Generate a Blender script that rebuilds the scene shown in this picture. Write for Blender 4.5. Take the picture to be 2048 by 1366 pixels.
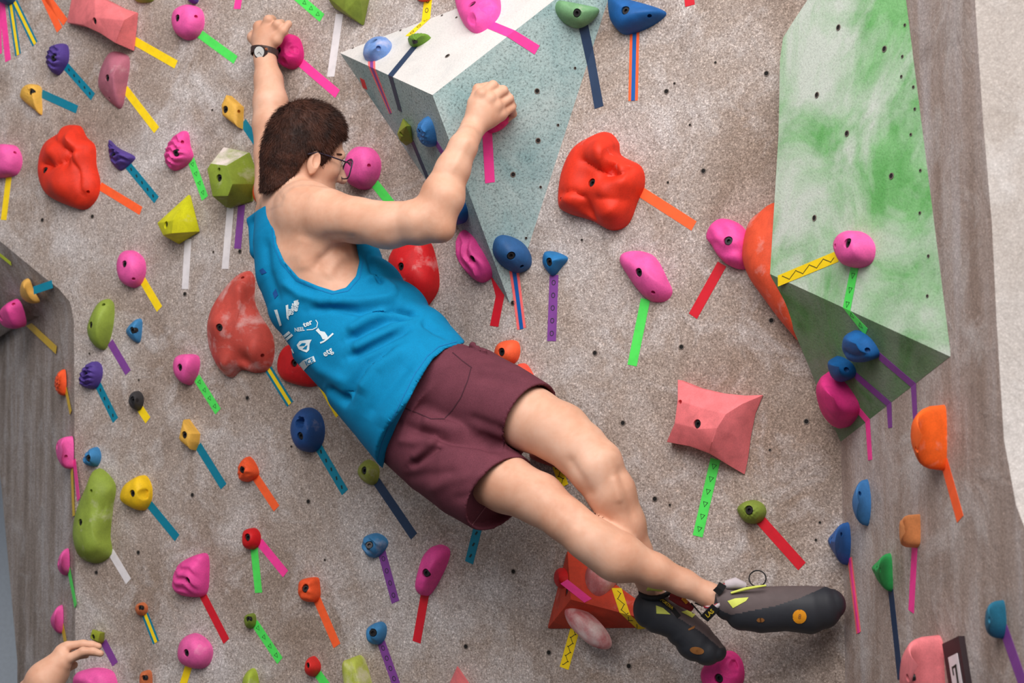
import bpy, bmesh, math, random
import numpy as np
from mathutils import Vector, Matrix
from mathutils.bvhtree import BVHTree
from mathutils.geometry import convex_hull_2d
random.seed(7); np.random.seed(7)
for o in list(bpy.data.objects): bpy.data.objects.remove(o)
SC = bpy.context.scene
COL = SC.collection

# ------------------------------------------------------------------ camera
F = 3129.0                      # focal length in pixels of the 2048 x 1366 frame
PITCH = math.radians(5.0)
CAM = Vector((0, 0, 1.6))
RGT = Vector((1, 0, 0)); FWD = Vector((0, math.cos(PITCH), math.sin(PITCH))); UPV = Vector((0, -math.sin(PITCH), math.cos(PITCH)))
cd = bpy.data.cameras.new('camera'); cam = bpy.data.objects.new('camera', cd); COL.objects.link(cam)
cam.location = CAM; cam.rotation_euler = (math.pi/2 + PITCH, 0, 0)
cd.sensor_width = 36; cd.lens = F*36/2048; cd.clip_start = .05
cd.dof.use_dof = True; cd.dof.focus_distance = 3.75; cd.dof.aperture_fstop = 4.5
SC.camera = cam

# ------------------------------------------------------------------ light
w = bpy.data.worlds.new('gym_air'); SC.world = w; w.use_nodes = True
bg = w.node_tree.nodes['Background']; bg.inputs[0].default_value = (.93, .95, 1, 1); bg.inputs[1].default_value = .28
def area(name, loc, target, sx, sy, power, col=(1, .958, .935)):
    l = bpy.data.lights.new(name, 'AREA'); l.shape = 'RECTANGLE'; l.size = sx; l.size_y = sy; l.energy = power; l.color = col
    o = bpy.data.objects.new(name, l); COL.objects.link(o); o.location = loc
    o.rotation_euler = (Vector(target)-Vector(loc)).to_track_quat('-Z', 'Y').to_euler()
    o.visible_camera = True
    return o
area('ceiling_light_bank', (.2, .5, 4.9), (0, 3.2, 2.5), 5.2, 2.6, 270)
area('hall_light_bank', (-1.2, -1.6, 4.6), (-.2, 3.8, 1.6), 4.5, 3.0, 120)
vs = SC.view_settings; vs.view_transform = 'Standard'; vs.look = 'None'; vs.exposure = 0.08; vs.gamma = 1; vs.use_curve_mapping = False

# ------------------------------------------------------------------ geometry helpers
def ray(px, py):
    return (FWD + RGT*((px-1024)/F) + UPV*((683-py)/F))
class Plane:
    def __init__(s, p, n):
        s.p = Vector(p); s.n = Vector(n).normalized()
        s.u = Vector((0, 0, 1)).cross(s.n)
        if s.u.length < 1e-3: s.u = Vector((1, 0, 0))
        s.u.normalize(); s.v = s.n.cross(s.u)
    def at(s, px, py, d=0.0):
        r = ray(px, py); q = s.p + s.n*d
        return CAM + r*((q-CAM).dot(s.n)/r.dot(s.n))
    def uv(s, P): 
        q = P - s.p; return (q.dot(s.u), q.dot(s.v))
    def w(s, u, v, d=0.0): return s.p + s.u*u + s.v*v + s.n*d
def proj(P):
    q = Vector(P)-CAM; z = q.dot(FWD)
    return (1024+F*q.dot(RGT)/z, 683-F*q.dot(UPV)/z)
def proj_np(V):
    Q = V - np.array(CAM); z = Q@np.array(FWD)
    return 1024+F*(Q@np.array(RGT))/z, 683-F*(Q@np.array(UPV))/z
def P3(a, b, c, toward=None):
    n = (b-a).cross(c-a).normalized()
    if n.dot(CAM-a) < 0: n = -n
    return Plane(a, n)
YAW = math.radians(30)
NM = Vector((-math.sin(YAW), -math.cos(YAW), 0))
MAIN = Plane(CAM + FWD*4.0, NM)
M = MAIN.at                                    # M(px, py, distance off the wall)
TM = MAIN.u                                    # horizontal tangent
# right panel: comes toward the viewer from the inside corner
TH = math.radians(80)
corner = M(1684, 1000)
RIGHT = Plane(corner, (-math.sin(TH), -math.cos(TH), 0))
# left facets, turning away from the viewer
tA = Vector((-math.cos(math.radians(58)), math.sin(math.radians(58)), 0))
a1, a2 = M(143, 614), M(150, 1366)
LEFTA = P3(a1, a2, a1+tA)
wB = (tA*.95 + Vector((0, 0, -.30))).normalized()
LEFTB = P3(M(-5, 478), a1, a1+wB)

# ------------------------------------------------------------------ materials
def lin(c):
    return tuple((x/255/12.92 if x/255 <= .04045 else ((x/255+.055)/1.055)**2.4) for x in c) + (1,)
class NT:
    def __init__(s, name):
        s.m = bpy.data.materials.new(name); s.m.use_nodes = True; s.t = s.m.node_tree
        s.b = s.t.nodes['Principled BSDF']; s.co = s.t.nodes.new('ShaderNodeTexCoord')
    def n(s, t, **k):
        x = s.t.nodes.new(t)
        for a, v in k.items(): setattr(x, a, v)
        return x
    def l(s, a, b): s.t.links.new(a, b)
    def noise(s, scale, detail=4, rough=.55, vec=None, dist=0.0):
        x = s.n('ShaderNodeTexNoise'); x.inputs['Scale'].default_value = scale; x.inputs['Detail'].default_value = detail
        x.inputs['Roughness'].default_value = rough; x.inputs['Distortion'].default_value = dist
        s.l(vec or s.co.outputs['Object'], x.inputs['Vector']); return x.outputs['Fac']
    def ramp(s, fac, stops, interp='LINEAR'):
        x = s.n('ShaderNodeValToRGB'); e = x.color_ramp.elements; x.color_ramp.interpolation = interp
        while len(e) < len(stops): e.new(.5)
        for k, (p, c) in zip(e, stops): k.position = p; k.color = c if len(c) == 4 else tuple(c)+(1,)
        s.l(fac, x.inputs[0]); return x.outputs[0]
    def mix(s, fac, a, b, mode='MIX'):
        x = s.n('ShaderNodeMix', data_type='RGBA', blend_type=mode)
        for sock, v in ((0, fac), (6, a), (7, b)):
            if isinstance(v, (int, float)): x.inputs[sock].default_value = v
            elif isinstance(v, tuple): x.inputs[sock].default_value = v
            else: s.l(v, x.inputs[sock])
        return x.outputs[2]
    def math(s, op, a, b=0.0):
        x = s.n('ShaderNodeMath', operation=op)
        for i, v in enumerate((a, b)):
            if isinstance(v, (int, float)): x.inputs[i].default_value = v
            else: s.l(v, x.inputs[i])
        return x.outputs[0]
    def bump(s, h, strength, dist=.002, prev=None):
        x = s.n('ShaderNodeBump'); x.inputs['Strength'].default_value = strength; x.inputs['Distance'].default_value = dist
        s.l(h, x.inputs['Height'])
        if prev: s.l(prev, x.inputs['Normal'])
        return x.outputs['Normal']
    def out(s, col, rough=.7, normal=None, spec=.3):
        if isinstance(col, tuple): s.b.inputs['Base Color'].default_value = col
        else: s.l(col, s.b.inputs['Base Color'])
        s.b.inputs['Roughness'].default_value = rough; s.b.inputs['Specular IOR Level'].default_value = spec
        if normal: s.l(normal, s.b.inputs['Normal'])
        return s.m
G = lambda v: (v, v, v, 1)
def mat_wall(name, cols, streak=False, grain=1.0):
    t = NT(name); base = t.co.outputs['Object']
    if streak:
        mp = t.n('ShaderNodeMapping'); mp.inputs['Scale'].default_value = (1, 1, .10); t.l(base, mp.inputs[0]); vec = mp.outputs[0]
        big = t.noise(14, 5, .6, vec)
    else: big = t.noise(2.6, 6, .62, dist=.4)
    c = t.ramp(big, [(.34, lin(cols[0])), (.5, lin(cols[1])), (.66, lin(cols[2]))])
    blotch = t.noise(6.5, 5, .65, dist=.6)
    c = t.mix(t.ramp(blotch, [(.50, G(0)), (.70, G(.62))]), c, lin(cols[3]))
    dirt = t.noise(5.0, 5, .6, dist=.8)
    c = t.mix(t.ramp(dirt, [(.56, G(0)), (.76, G(.42))]), c, lin(tuple(int(x*.72) for x in cols[0])))
    fine = t.noise(215, 3, .78); g2 = t.noise(80, 3, .7)
    c = t.mix(.92*grain, c, t.ramp(fine, [(.28, (.26, .20, .17, 1)), (.45, (.84, .81, .79, 1)), (.55, (1.0, 1.0, 1.0, 1)), (.70, (2.0, 1.95, 1.92, 1))]), 'MULTIPLY')
    c = t.mix(.38*grain, c, t.ramp(g2, [(.34, G(.55)), (.5, G(1)), (.68, G(1.3))]), 'MULTIPLY')
    nm = t.bump(fine, .55*grain, .004); nm = t.bump(blotch, .3, .02, nm)
    return t.out(c, .9, nm, .15)
M_WALL = mat_wall('textured_wall_paint', ((150, 133, 121), (170, 156, 147), (186, 178, 175), (208, 203, 203)))
M_LEFT = mat_wall('scuffed_wall_paint', ((140, 128, 120), (162, 150, 143), (178, 171, 170), (194, 190, 191)), True, .8)
M_RIGHT = mat_wall('streaked_wall_paint', ((150, 132, 122), (166, 150, 142), (180, 170, 168), (196, 190, 188)), True, .55)
M_PALE = mat_wall('pale_wall_paint', ((164, 155, 148), (176, 168, 162), (188, 182, 178), (196, 192, 190)), False, .35)
def mat_volume(name, base, dark, chalk, amount, grain):
    t = NT(name)
    big = t.noise(4.2, 5, .6, dist=.7); fine = t.noise(190, 2, .7); mid = t.noise(12, 4, .6, dist=.5)
    c = t.ramp(mid, [(.35, lin(dark)), (.62, lin(base))])
    c = t.mix(t.ramp(big, [(.5-.25*amount, G(0)), (.68-.12*amount, G(.9))]), c, lin(chalk))
    c = t.mix(grain, c, t.ramp(fine, [(.30, G(.3)), (.47, G(.9)), (.6, G(1.0)), (.72, G(1.25))]), 'MULTIPLY')
    return t.out(c, .85, t.bump(fine, .35, .003), .2)
M_TEAL = mat_volume('teal_grit_paint', (150, 178, 178), (128, 160, 162), (172, 188, 186), .55, .8)
M_TEALTOP = mat_volume('chalked_grit_paint', (204, 201, 196), (190, 191, 189), (216, 211, 207), .9, .18)
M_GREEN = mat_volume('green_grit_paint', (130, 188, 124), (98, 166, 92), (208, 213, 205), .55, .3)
M_GREEN_SHADE = mat_volume('scuffed_shaded_green_paint', (98, 142, 88), (74, 112, 64), (132, 142, 126), .5, .3)  # underside panel: shade painted in as a darker green, along with the scuffs
M_PLY = NT('raw_plywood').out(lin((176, 140, 112)), .8)
_hm = {}
def mat_hold(col, chalk=0.0):
    k = (tuple(col), chalk)
    if k in _hm: return _hm[k]
    t = NT('hold_resin'); fine = t.noise(260, 3, .7); mid = t.noise(22, 4, .6, dist=.4)
    b = lin(col); d = tuple(x*.78 for x in b[:3])+(1,)
    c = t.ramp(mid, [(.32, d), (.6, b)])
    if chalk > 0:
        n = t.noise(13, 5, .62, dist=.3)
        c = t.mix(t.ramp(n, [(.62-.22*chalk, G(0)), (.82-.18*chalk, G(min(.9, .35+.5*chalk)))]), c, lin((232, 216, 212)))
    c = t.mix(.35, c, t.ramp(fine, [(.34, G(.72)), (.52, G(1)), (.7, G(1.12))]), 'MULTIPLY')
    _hm[k] = t.out(c, .62, t.bump(fine, .22, .0015), .35)
    return _hm[k]
_tm = {}
def mat_tape(col):
    if col not in _tm:
        t = NT('vinyl_tape'); n = t.noise(40, 3, .6); b = lin(col)
        _tm[col] = t.out(t.ramp(n, [(.3, tuple(x*.88 for x in b[:3])+(1,)), (.6, b)]), .5, t.bump(n, .1, .001), .35)
    return _tm[col]
def plain(name, col, rough=.5, metal=0.0, spec=.4):
    t = NT(name); n = t.noise(60, 2, .5); b = lin(col)
    m = t.out(t.ramp(n, [(.3, tuple(x*.9 for x in b[:3])+(1,)), (.65, b)]), rough, None, spec); t.b.inputs['Metallic'].default_value = metal
    return m
M_BOLT = plain('dark_steel', (52, 50, 52), .45, .6)
M_HOLE = plain('hole_dark', (26, 23, 22), .9)
M_NUT = plain('worn_nut_rim', (120, 108, 100), .6, .2)
M_INK = plain('marker_ink', (28, 40, 34), .6)

# ------------------------------------------------------------------ object helpers
def mesh_obj(name, verts, faces, mat=None, parent=None, smooth=None):
    me = bpy.data.meshes.new(name); me.from_pydata([tuple(v) for v in verts], [], [tuple(f) for f in faces]); me.update()
    return link(name, me, mat, parent, smooth)
def link(name, me, mat=None, parent=None, smooth=None):
    if mat is not None and not me.materials: me.materials.append(mat)
    if smooth is not None:
        me.polygons.foreach_set('use_smooth', [True]*len(me.polygons))
        if smooth < 3: me.set_sharp_from_angle(angle=smooth)
    o = bpy.data.objects.new(name, me); COL.objects.link(o)
    if parent is not None: o.parent = parent; o.matrix_parent_inverse = parent.matrix_world.inverted()
    return o
def tag(o, label=None, cat=None, group=None, kind=None):
    if label: o['label'] = label
    if cat: o['category'] = cat
    if group: o['group'] = group
    if kind: o['kind'] = kind
    return o
def empty(name, loc):
    o = bpy.data.objects.new(name, None); COL.objects.link(o); o.location = loc; o.empty_display_size = .05
    o.matrix_world = Matrix.Translation(loc); return o
def prism(name, pts, n, thick, mat, parent=None):
    """a flat panel: polygon pts (front), thickness going against n"""
    k = len(pts); V = list(pts)+[p-n*thick for p in pts]
    Fc = [tuple(range(k)), tuple(reversed(range(k, 2*k)))]+[(i, i+k, (i+1) % k+k, (i+1) % k) for i in range(k)]
    me = bpy.data.meshes.new(name); me.from_pydata([tuple(v) for v in V], [], Fc)
    bm = bmesh.new(); bm.from_mesh(me); bmesh.ops.recalc_face_normals(bm, faces=bm.faces); bm.to_mesh(me); bm.free()
    return link(name, me, mat, parent)

# ------------------------------------------------------------------ the walls
def z_at(pl, u, z, d=0.0):
    """point of a vertical plane at in-plane coordinate u and world height z"""
    return Vector((pl.p.x+pl.u.x*u, pl.p.y+pl.u.y*u, z)) + Vector((pl.n.x, pl.n.y, 0))*d
ZT = 4.6
uc = MAIN.uv(corner)[0]
main_poly = [z_at(MAIN, uc, 0), z_at(MAIN, uc, ZT), M(-900, -200)*1.0]
pd0 = M(-5, 478); pd1 = M(-420, 150)
ul = MAIN.uv(pd1)[0]
main_pts = [Vector((corner.x, corner.y, 0)), Vector((corner.x, corner.y, ZT)), z_at(MAIN, ul, ZT), pd1, pd0, M(70, 540), M(118, 578), M(140, 604), M(148, 640), M(150, 1000), M(151, 1366)]
ub = MAIN.uv(M(151, 1366))[0]; main_pts.append(z_at(MAIN, ub, 0))
wall_main = prism('wall_center', main_pts, NM, .05, M_WALL); tag(wall_main, 'grey brown textured climbing wall behind the climber', None, kind='structure')
# left facets as one folded sheet
edge = [pd1, pd0, M(70, 540), M(118, 578), M(140, 604), M(148, 640), M(150, 1000), M(151, 1366), z_at(MAIN, ub, 0)]
tv = []
for i, e in enumerate(edge):
    f = min(1, max(0, (i-1)/3.5)); t = (wB*(1-f)+tA*f)
    tv.append(t.normalized())
Lw = [1.5, 1.35, 1.25, 1.2, 1.15, 1.1, .86, .66, .55]
rows = []
for e, t, L in zip(edge, tv, Lw):
    back = e+t*L
    rows.append([e+t*(L*s)+Vector((0, 0, 0)) for s in (0, .05, .3, .6, .85, 1)]+[back+Vector((.45, .75, 0))])
V = [p for r in rows for p in r]; nc = len(rows[0])
Fc = [(i*nc+j, i*nc+j+1, (i+1)*nc+j+1, (i+1)*nc+j) for i in range(len(rows)-1) for j in range(nc-1)]
wl = mesh_obj('wall_left', V, Fc, M_LEFT, None, .6); tag(wl, 'dark scuffed wall facet turning away at the left', None, kind='structure')
# right panel and the pale facet beyond it
eb = [(1956, -260), (1950, 0), (1966, 240), (1984, 450), (1993, 640), (2008, 880), (2032, 1010), (2070, 1110), (2150, 1250), (2210, 1420)]
ep = [RIGHT.at(*q) for q in eb]
ur0 = 0.0
ptsR = [Vector((corner.x, corner.y, ZT)), Vector((corner.x, corner.y, 0)), Vector((ep[-1].x, ep[-1].y, 0))]+ep[::-1]+[Vector((ep[0].x, ep[0].y, ZT))]
wr = prism('wall_right', ptsR, RIGHT.n, .05, M_RIGHT); tag(wr, 'streaked side wall coming forward at the right', None, kind='structure')
tP = Vector((math.cos(math.radians(38)), -math.sin(math.radians(38)), 0))
full = [Vector((ep[0].x, ep[0].y, ZT))]+ep+[Vector((ep[-1].x, ep[-1].y, 0))]
V = []; 
for e in full: V += [e, e+tP*.03-RIGHT.n*.012, e+tP*.9]
Fc = [(i*3+j, i*3+j+1, i*3+j+4, i*3+j+3) for i in range(len(full)-1) for j in range(2)]
wp = mesh_obj('wall_far_right', V, Fc, M_PALE, None, .5); tag(wp, 'pale chalky wall facet at the right edge', None, kind='structure')
wb = prism('wall_back', [Vector((-6, 8.2, 0)), Vector((4, 8.2, 0)), Vector((4, 8.2, 5)), Vector((-6, 8.2, 5))], Vector((0, -1, 0)), .1, plain('blue_grey_paint', (205, 215, 226), .8)); tag(wb, 'plain blue grey wall of the hall behind', None, kind='structure')
fl = prism('floor', [Vector((-6, -4, 0)), Vector((5, -4, 0)), Vector((5, 8.2, 0)), Vector((-6, 8.2, 0))], Vector((0, 0, 1)), .1, plain('floor_mat_vinyl', (52, 54, 60), .6)); tag(fl, 'grey padded floor of the climbing hall', None, kind='structure')

# ------------------------------------------------------------------ the two big volumes
def panel_volume(name, label, panels):
    """panels: list of (points, material)"""
    c = sum((p for q, m in panels for p in q), Vector())/sum(len(q) for q, m in panels)
    root = empty(name, c); tag(root, label, 'climbing volume', 'wooden climbing volumes')
    for q, m in panels:
        n = (q[1]-q[0]).cross(q[2]-q[0]).normalized()
        if n.dot(q[0]-c) < 0: n = -n
        prism('panel', q, n, .015, m, root)
    return root
tA0, tB0, tC0, tP0 = M(680, 106), M(1020, 608), M(1252, -112), M(865, 190, .27)
TTOP, TLEFT, TRIGHT = P3(tA0, tP0, tC0), P3(tA0, tP0, tB0), P3(tP0, tB0, tC0)
teal = panel_volume('climbing_volume', 'pale teal pyramid volume with a chalk white top, under the right hand',
    [([tA0, tP0, tC0], M_TEALTOP), ([tA0, tB0, tP0], M_TEAL), ([tP0, tB0, tC0], M_TEAL)])
gl0, gl1, gl2 = M(1540, 548, .10), M(1557, 270, .07), M(1566, 76, .05)
gl3 = M(1650, -50, .05)
gr0, gr1, gr2, gr3 = RIGHT.at(1902, 713), RIGHT.at(1878, 420), RIGHT.at(1838, 0), RIGHT.at(1828, -160)
gc = RIGHT.at(1681, 884)
GFRONT = P3(gl0, gr0, (gl2+gr2)*.5)
GBOT = P3(gl0, gr0, gc)
fl_ = lambda p: p - GFRONT.n*((p-GFRONT.p).dot(GFRONT.n))
def onf(px, py): return GFRONT.at(px, py)
front = [onf(1540, 548), onf(1557, 270), onf(1560, 120), onf(1566, 76), onf(1585, 45), onf(1615, 0), onf(1668, -80), onf(1826, -160), onf(1838, 0), onf(1878, 420), onf(1902, 690), onf(1900, 713)]
side = [onf(1540, 548), onf(1557, 270), onf(1566, 76), M(1610, 90, .0), M(1600, 280, 0), gc]
green = panel_volume('climbing_volume', 'tall green chalk smeared volume filling the inside corner at the right',
    [(front, M_GREEN), ([onf(1540, 548), onf(1900, 713), gc], M_GREEN_SHADE), ([onf(1540, 548), gc, M(1640, 700), M(1620, 300)], M_GREEN), ([onf(1557, 270), onf(1540, 548), M(1620, 300)], M_GREEN), ([onf(1566, 76), onf(1557, 270), M(1620, 300), M(1625, 60)], M_GREEN)])
SURF = dict(m=MAIN, r=RIGHT, a=LEFTA, b=LEFTB, tt=TTOP, tl=TLEFT, tr=TRIGHT, gf=GFRONT, gb=GBOT)

# bolt holes: worn rim and dark socket, parts of the panel they sit in
def ring_mesh(name, r0, r1, z0, z1, seg=14):
    V = []; Fc = []
    for k in range(seg):
        a = 2*math.pi*k/seg; c, s = math.cos(a), math.sin(a)
        V += [(r1*c, r1*s, 0), (r1*c*.96, r1*s*.96, z1), (r0*c, r0*s, z1), (r0*c*.9, r0*s*.9, z0)]
    for k in range(seg):
        a, b = 4*k, 4*((k+1) % seg)
        Fc += [(a+i, b+i, b+i+1, a+i+1) for i in range(3)]
    return V, Fc
def nut_mesh(r, name='bolt_hole'):
    me = bpy.data.meshes.new(name)
    V, Fc = ring_mesh(name, r*.72, r, .0002, .0012)
    nf = len(Fc); c = len(V); V.append((0, 0, .0002)); Fc += [(4*k+3, 4*((k+1) % 14)+3, c) for k in range(14)]
    me.from_pydata(V, [], Fc); me.materials.append(M_NUT); me.materials.append(M_HOLE)
    for i, p in enumerate(me.polygons): p.material_index = 1 if (i >= nf or i % 3 == 2) else 0
    return me
ME_NUT, ME_NUT2 = nut_mesh(.0072), nut_mesh(.0036, 'screw_hole')
def frame(pl, P):
    return Matrix(((pl.u.x, pl.v.x, pl.n.x, P.x), (pl.u.y, pl.v.y, pl.n.y, P.y), (pl.u.z, pl.v.z, pl.n.z, P.z), (0, 0, 0, 1)))
def hole(parent, s, px, py, small=False):
    o = bpy.data.objects.new('screw_hole' if small else 'bolt_hole', ME_NUT2 if small else ME_NUT); COL.objects.link(o)
    o.parent = parent; o.matrix_parent_inverse = parent.matrix_world.inverted(); o.matrix_world = frame(SURF[s], SURF[s].at(px, py, .0004))
for q in [(185, 433), (85, 440), (370, 588), (1533, 147), (1333, 183), (1407, 342), (1190, 706), (1363, 694), (1543, 641), (1613, 843), (1246, 846), (1310, 998), (495, 796), (385, 990), (617, 1003), (277, 1105), (193, 1145), (1027, 1143), (1098, 1305), (1258, 1332), (932, 1293), (480, 503), (1026, 606)]:
    hole(wall_main, 'm', *q)
for q in [(425, 220), (1380, 250), (1349, 167), (1431, 125), (1164, 480), (278, 760), (179, 707), (427, 504), (1336, 365), (1540, 900), (583, 893), (650, 1120), (1640, 1045), (1632, 1080), (1340, 1010)]:
    hole(wall_main, 'm', *q, small=True)
for q in [(1074, 182), (1076, 281), (1026, 349), (1116, 250), (1150, 136), (1081, 374), (1052, 476)]: hole(teal, 'tr', *q, small=q[0] > 1100 or q[1] > 370)
for q in [(895, 112), (706, 96), (801, 61), (884, 31), (913, 35)]: hole(teal, 'tt', *q, small=q[0] != 895)
for q in [(1677, 55), (1769, 98), (1634, 190), (1694, 267), (1783, 352), (1629, 436)]: hole(green, 'gf', *q)
for q in [(1810, 50), (1805, 113), (1803, 153), (1827, 174), (1830, 218), (1822, 269), (1841, 341), (1840, 426), (1857, 512), (1855, 592)]: hole(green, 'gf', *q, small=True)
# ------------------------------------------------------------------ climbing holds
def bolt_mesh():
    """socket head bolt: rim, chamfer, hexagonal socket"""
    V, Fc = [], []; seg = 12
    prof = [(.0098, -.012), (.0098, 0), (.009, .001), (.0046, .001), (.0046, -.005)]
    for k in range(seg):
        a = 2*math.pi*k/seg
        V += [(r*math.cos(a), r*math.sin(a), z) for r, z in prof]
    n = len(prof)
    for k in range(seg):
        a, b = n*k, n*((k+1) % seg); Fc += [(a+i, b+i, b+i+1, a+i+1) for i in range(n-1)]
    Fc.append(tuple(n*k+n-1 for k in range(seg)))
    me = bpy.data.meshes.new('bolt'); me.from_pydata(V, [], Fc); me.materials.append(M_BOLT); return me
ME_BOLT = bolt_mesh()
def catmull(pts, m):
    n = len(pts); out = []
    for i in range(n):
        p0, p1, p2, p3 = (np.array(pts[(i+k-1) % n], float) for k in range(4))
        for j in range(m):
            t = j/m; out.append(.5*((2*p1)+(p2-p0)*t+(2*p0-5*p1+4*p2-p3)*t*t+(3*p1-p0-3*p2+p3)*t**3))
    return np.array(out)
def linear(pts, m):
    n = len(pts); out = []
    for i in range(n):
        a, b = np.array(pts[i], float), np.array(pts[(i+1) % n], float)
        for j in range(m): out.append(a+(b-a)*j/m)
    return np.array(out)
PENDING = []; HOLDS = []
def finish_hold(name, label, me_v, me_f, base, pl, col, chalk, bolts, screws, smooth, mat=None, group='climbing holds bolted to the wall', cat='climbing hold'):
    loc = base
    me = bpy.data.meshes.new(name); me.from_pydata([tuple(Vector(v)-loc) for v in me_v], [], [tuple(int(i) for i in f) for f in me_f])
    bm = bmesh.new(); bm.from_mesh(me); bmesh.ops.remove_doubles(bm, verts=bm.verts, dist=1e-5); bmesh.ops.recalc_face_normals(bm, faces=bm.faces); bm.to_mesh(me); bm.free()
    if bolts:
        root = empty(name, loc); tag(root, label, cat, group); o = link('hold_body', me, mat or mat_hold(col, chalk)); o.parent = root
        o.matrix_world = Matrix.Translation(loc); bpar = root
    else:
        o = link(name, me, mat or mat_hold(col, chalk)); o.location = loc; o.matrix_world = Matrix.Translation(loc); tag(o, label, cat, group)
    bvh = BVHTree.FromPolygons([tuple(Vector(v)) for v in me_v], [tuple(int(i) for i in f) for f in me_f])
    cv, cf = [], []
    for kind, lst in (('b', bolts), ('s', screws)):
        for q in lst:
            hit = bvh.ray_cast(CAM, ray(q[0], q[1]).normalized())
            if hit[0] is None: continue
            P = hit[0]; nn = hit[1] if hit[1].dot(CAM-P) > 0 else -hit[1]
            ax = (pl.n*.35+nn*.65).normalized()
            hgt = max(.004, (P-pl.p).dot(pl.n))
            r = .0112 if kind == 'b' else .0055
            if len(q) > 2: r = q[2]
            dep = min(.014 if kind == 'b' else .012, hgt*.7)
            X = ax.orthogonal().normalized(); Y = ax.cross(X); s0 = len(cv); seg = 16
            for z in (.03, -dep):
                for k in range(seg):
                    a = 2*math.pi*k/seg; cv.append(P-loc+ax*z+X*(r*math.cos(a))+Y*(r*math.sin(a)))
            cf.append(tuple(s0+k for k in range(seg))); cf.append(tuple(s0+seg+k for k in reversed(range(seg))))
            cf += [(s0+(k+1) % seg, s0+k, s0+seg+k, s0+seg+(k+1) % seg) for k in range(seg)]
            if kind == 'b':
                b = bpy.data.objects.new('bolt', ME_BOLT); COL.objects.link(b); b.parent = root
                b.matrix_parent_inverse = root.matrix_world.inverted()
                B = P-ax*max(.001, min(.0055, dep-.001))
                b.matrix_world = Matrix(((X.x, Y.x, ax.x, B.x), (X.y, Y.y, ax.y, B.y), (X.z, Y.z, ax.z, B.z), (0, 0, 0, 1))) @ Matrix.Diagonal((r/.0112, r/.0112, r/.0112, 1))
    if cv:
        cm = bpy.data.meshes.new('cut'); cm.from_pydata([tuple(v) for v in cv], [], cf)
        bm = bmesh.new(); bm.from_mesh(cm); bmesh.ops.recalc_face_normals(bm, faces=bm.faces); bm.to_mesh(cm); bm.free()
        co = bpy.data.objects.new('cut', cm); COL.objects.link(co); co.location = loc
        md = o.modifiers.new('b', 'BOOLEAN'); md.operation = 'DIFFERENCE'; md.object = co; md.solver = 'EXACT'
        PENDING.append((o, co, smooth))
    else:
        o.data.polygons.foreach_set('use_smooth', [True]*len(o.data.polygons)); o.data.set_sharp_from_angle(angle=smooth)
    HOLDS.append(o); return o
def flush_booleans():
    bpy.context.view_layer.update(); dg = bpy.context.evaluated_depsgraph_get()
    res = [(o, bpy.data.meshes.new_from_object(o.evaluated_get(dg)), co, s) for o, co, s in PENDING]
    for o, me, co, s in res:
        if len(me.polygons) < 4: me = o.data
        o.modifiers.clear(); me.name = o.name; o.data = me
        me.polygons.foreach_set('use_smooth', [True]*len(me.polygons)); me.set_sharp_from_angle(angle=s)
        bpy.data.objects.remove(co)
    PENDING.clear()

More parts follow.
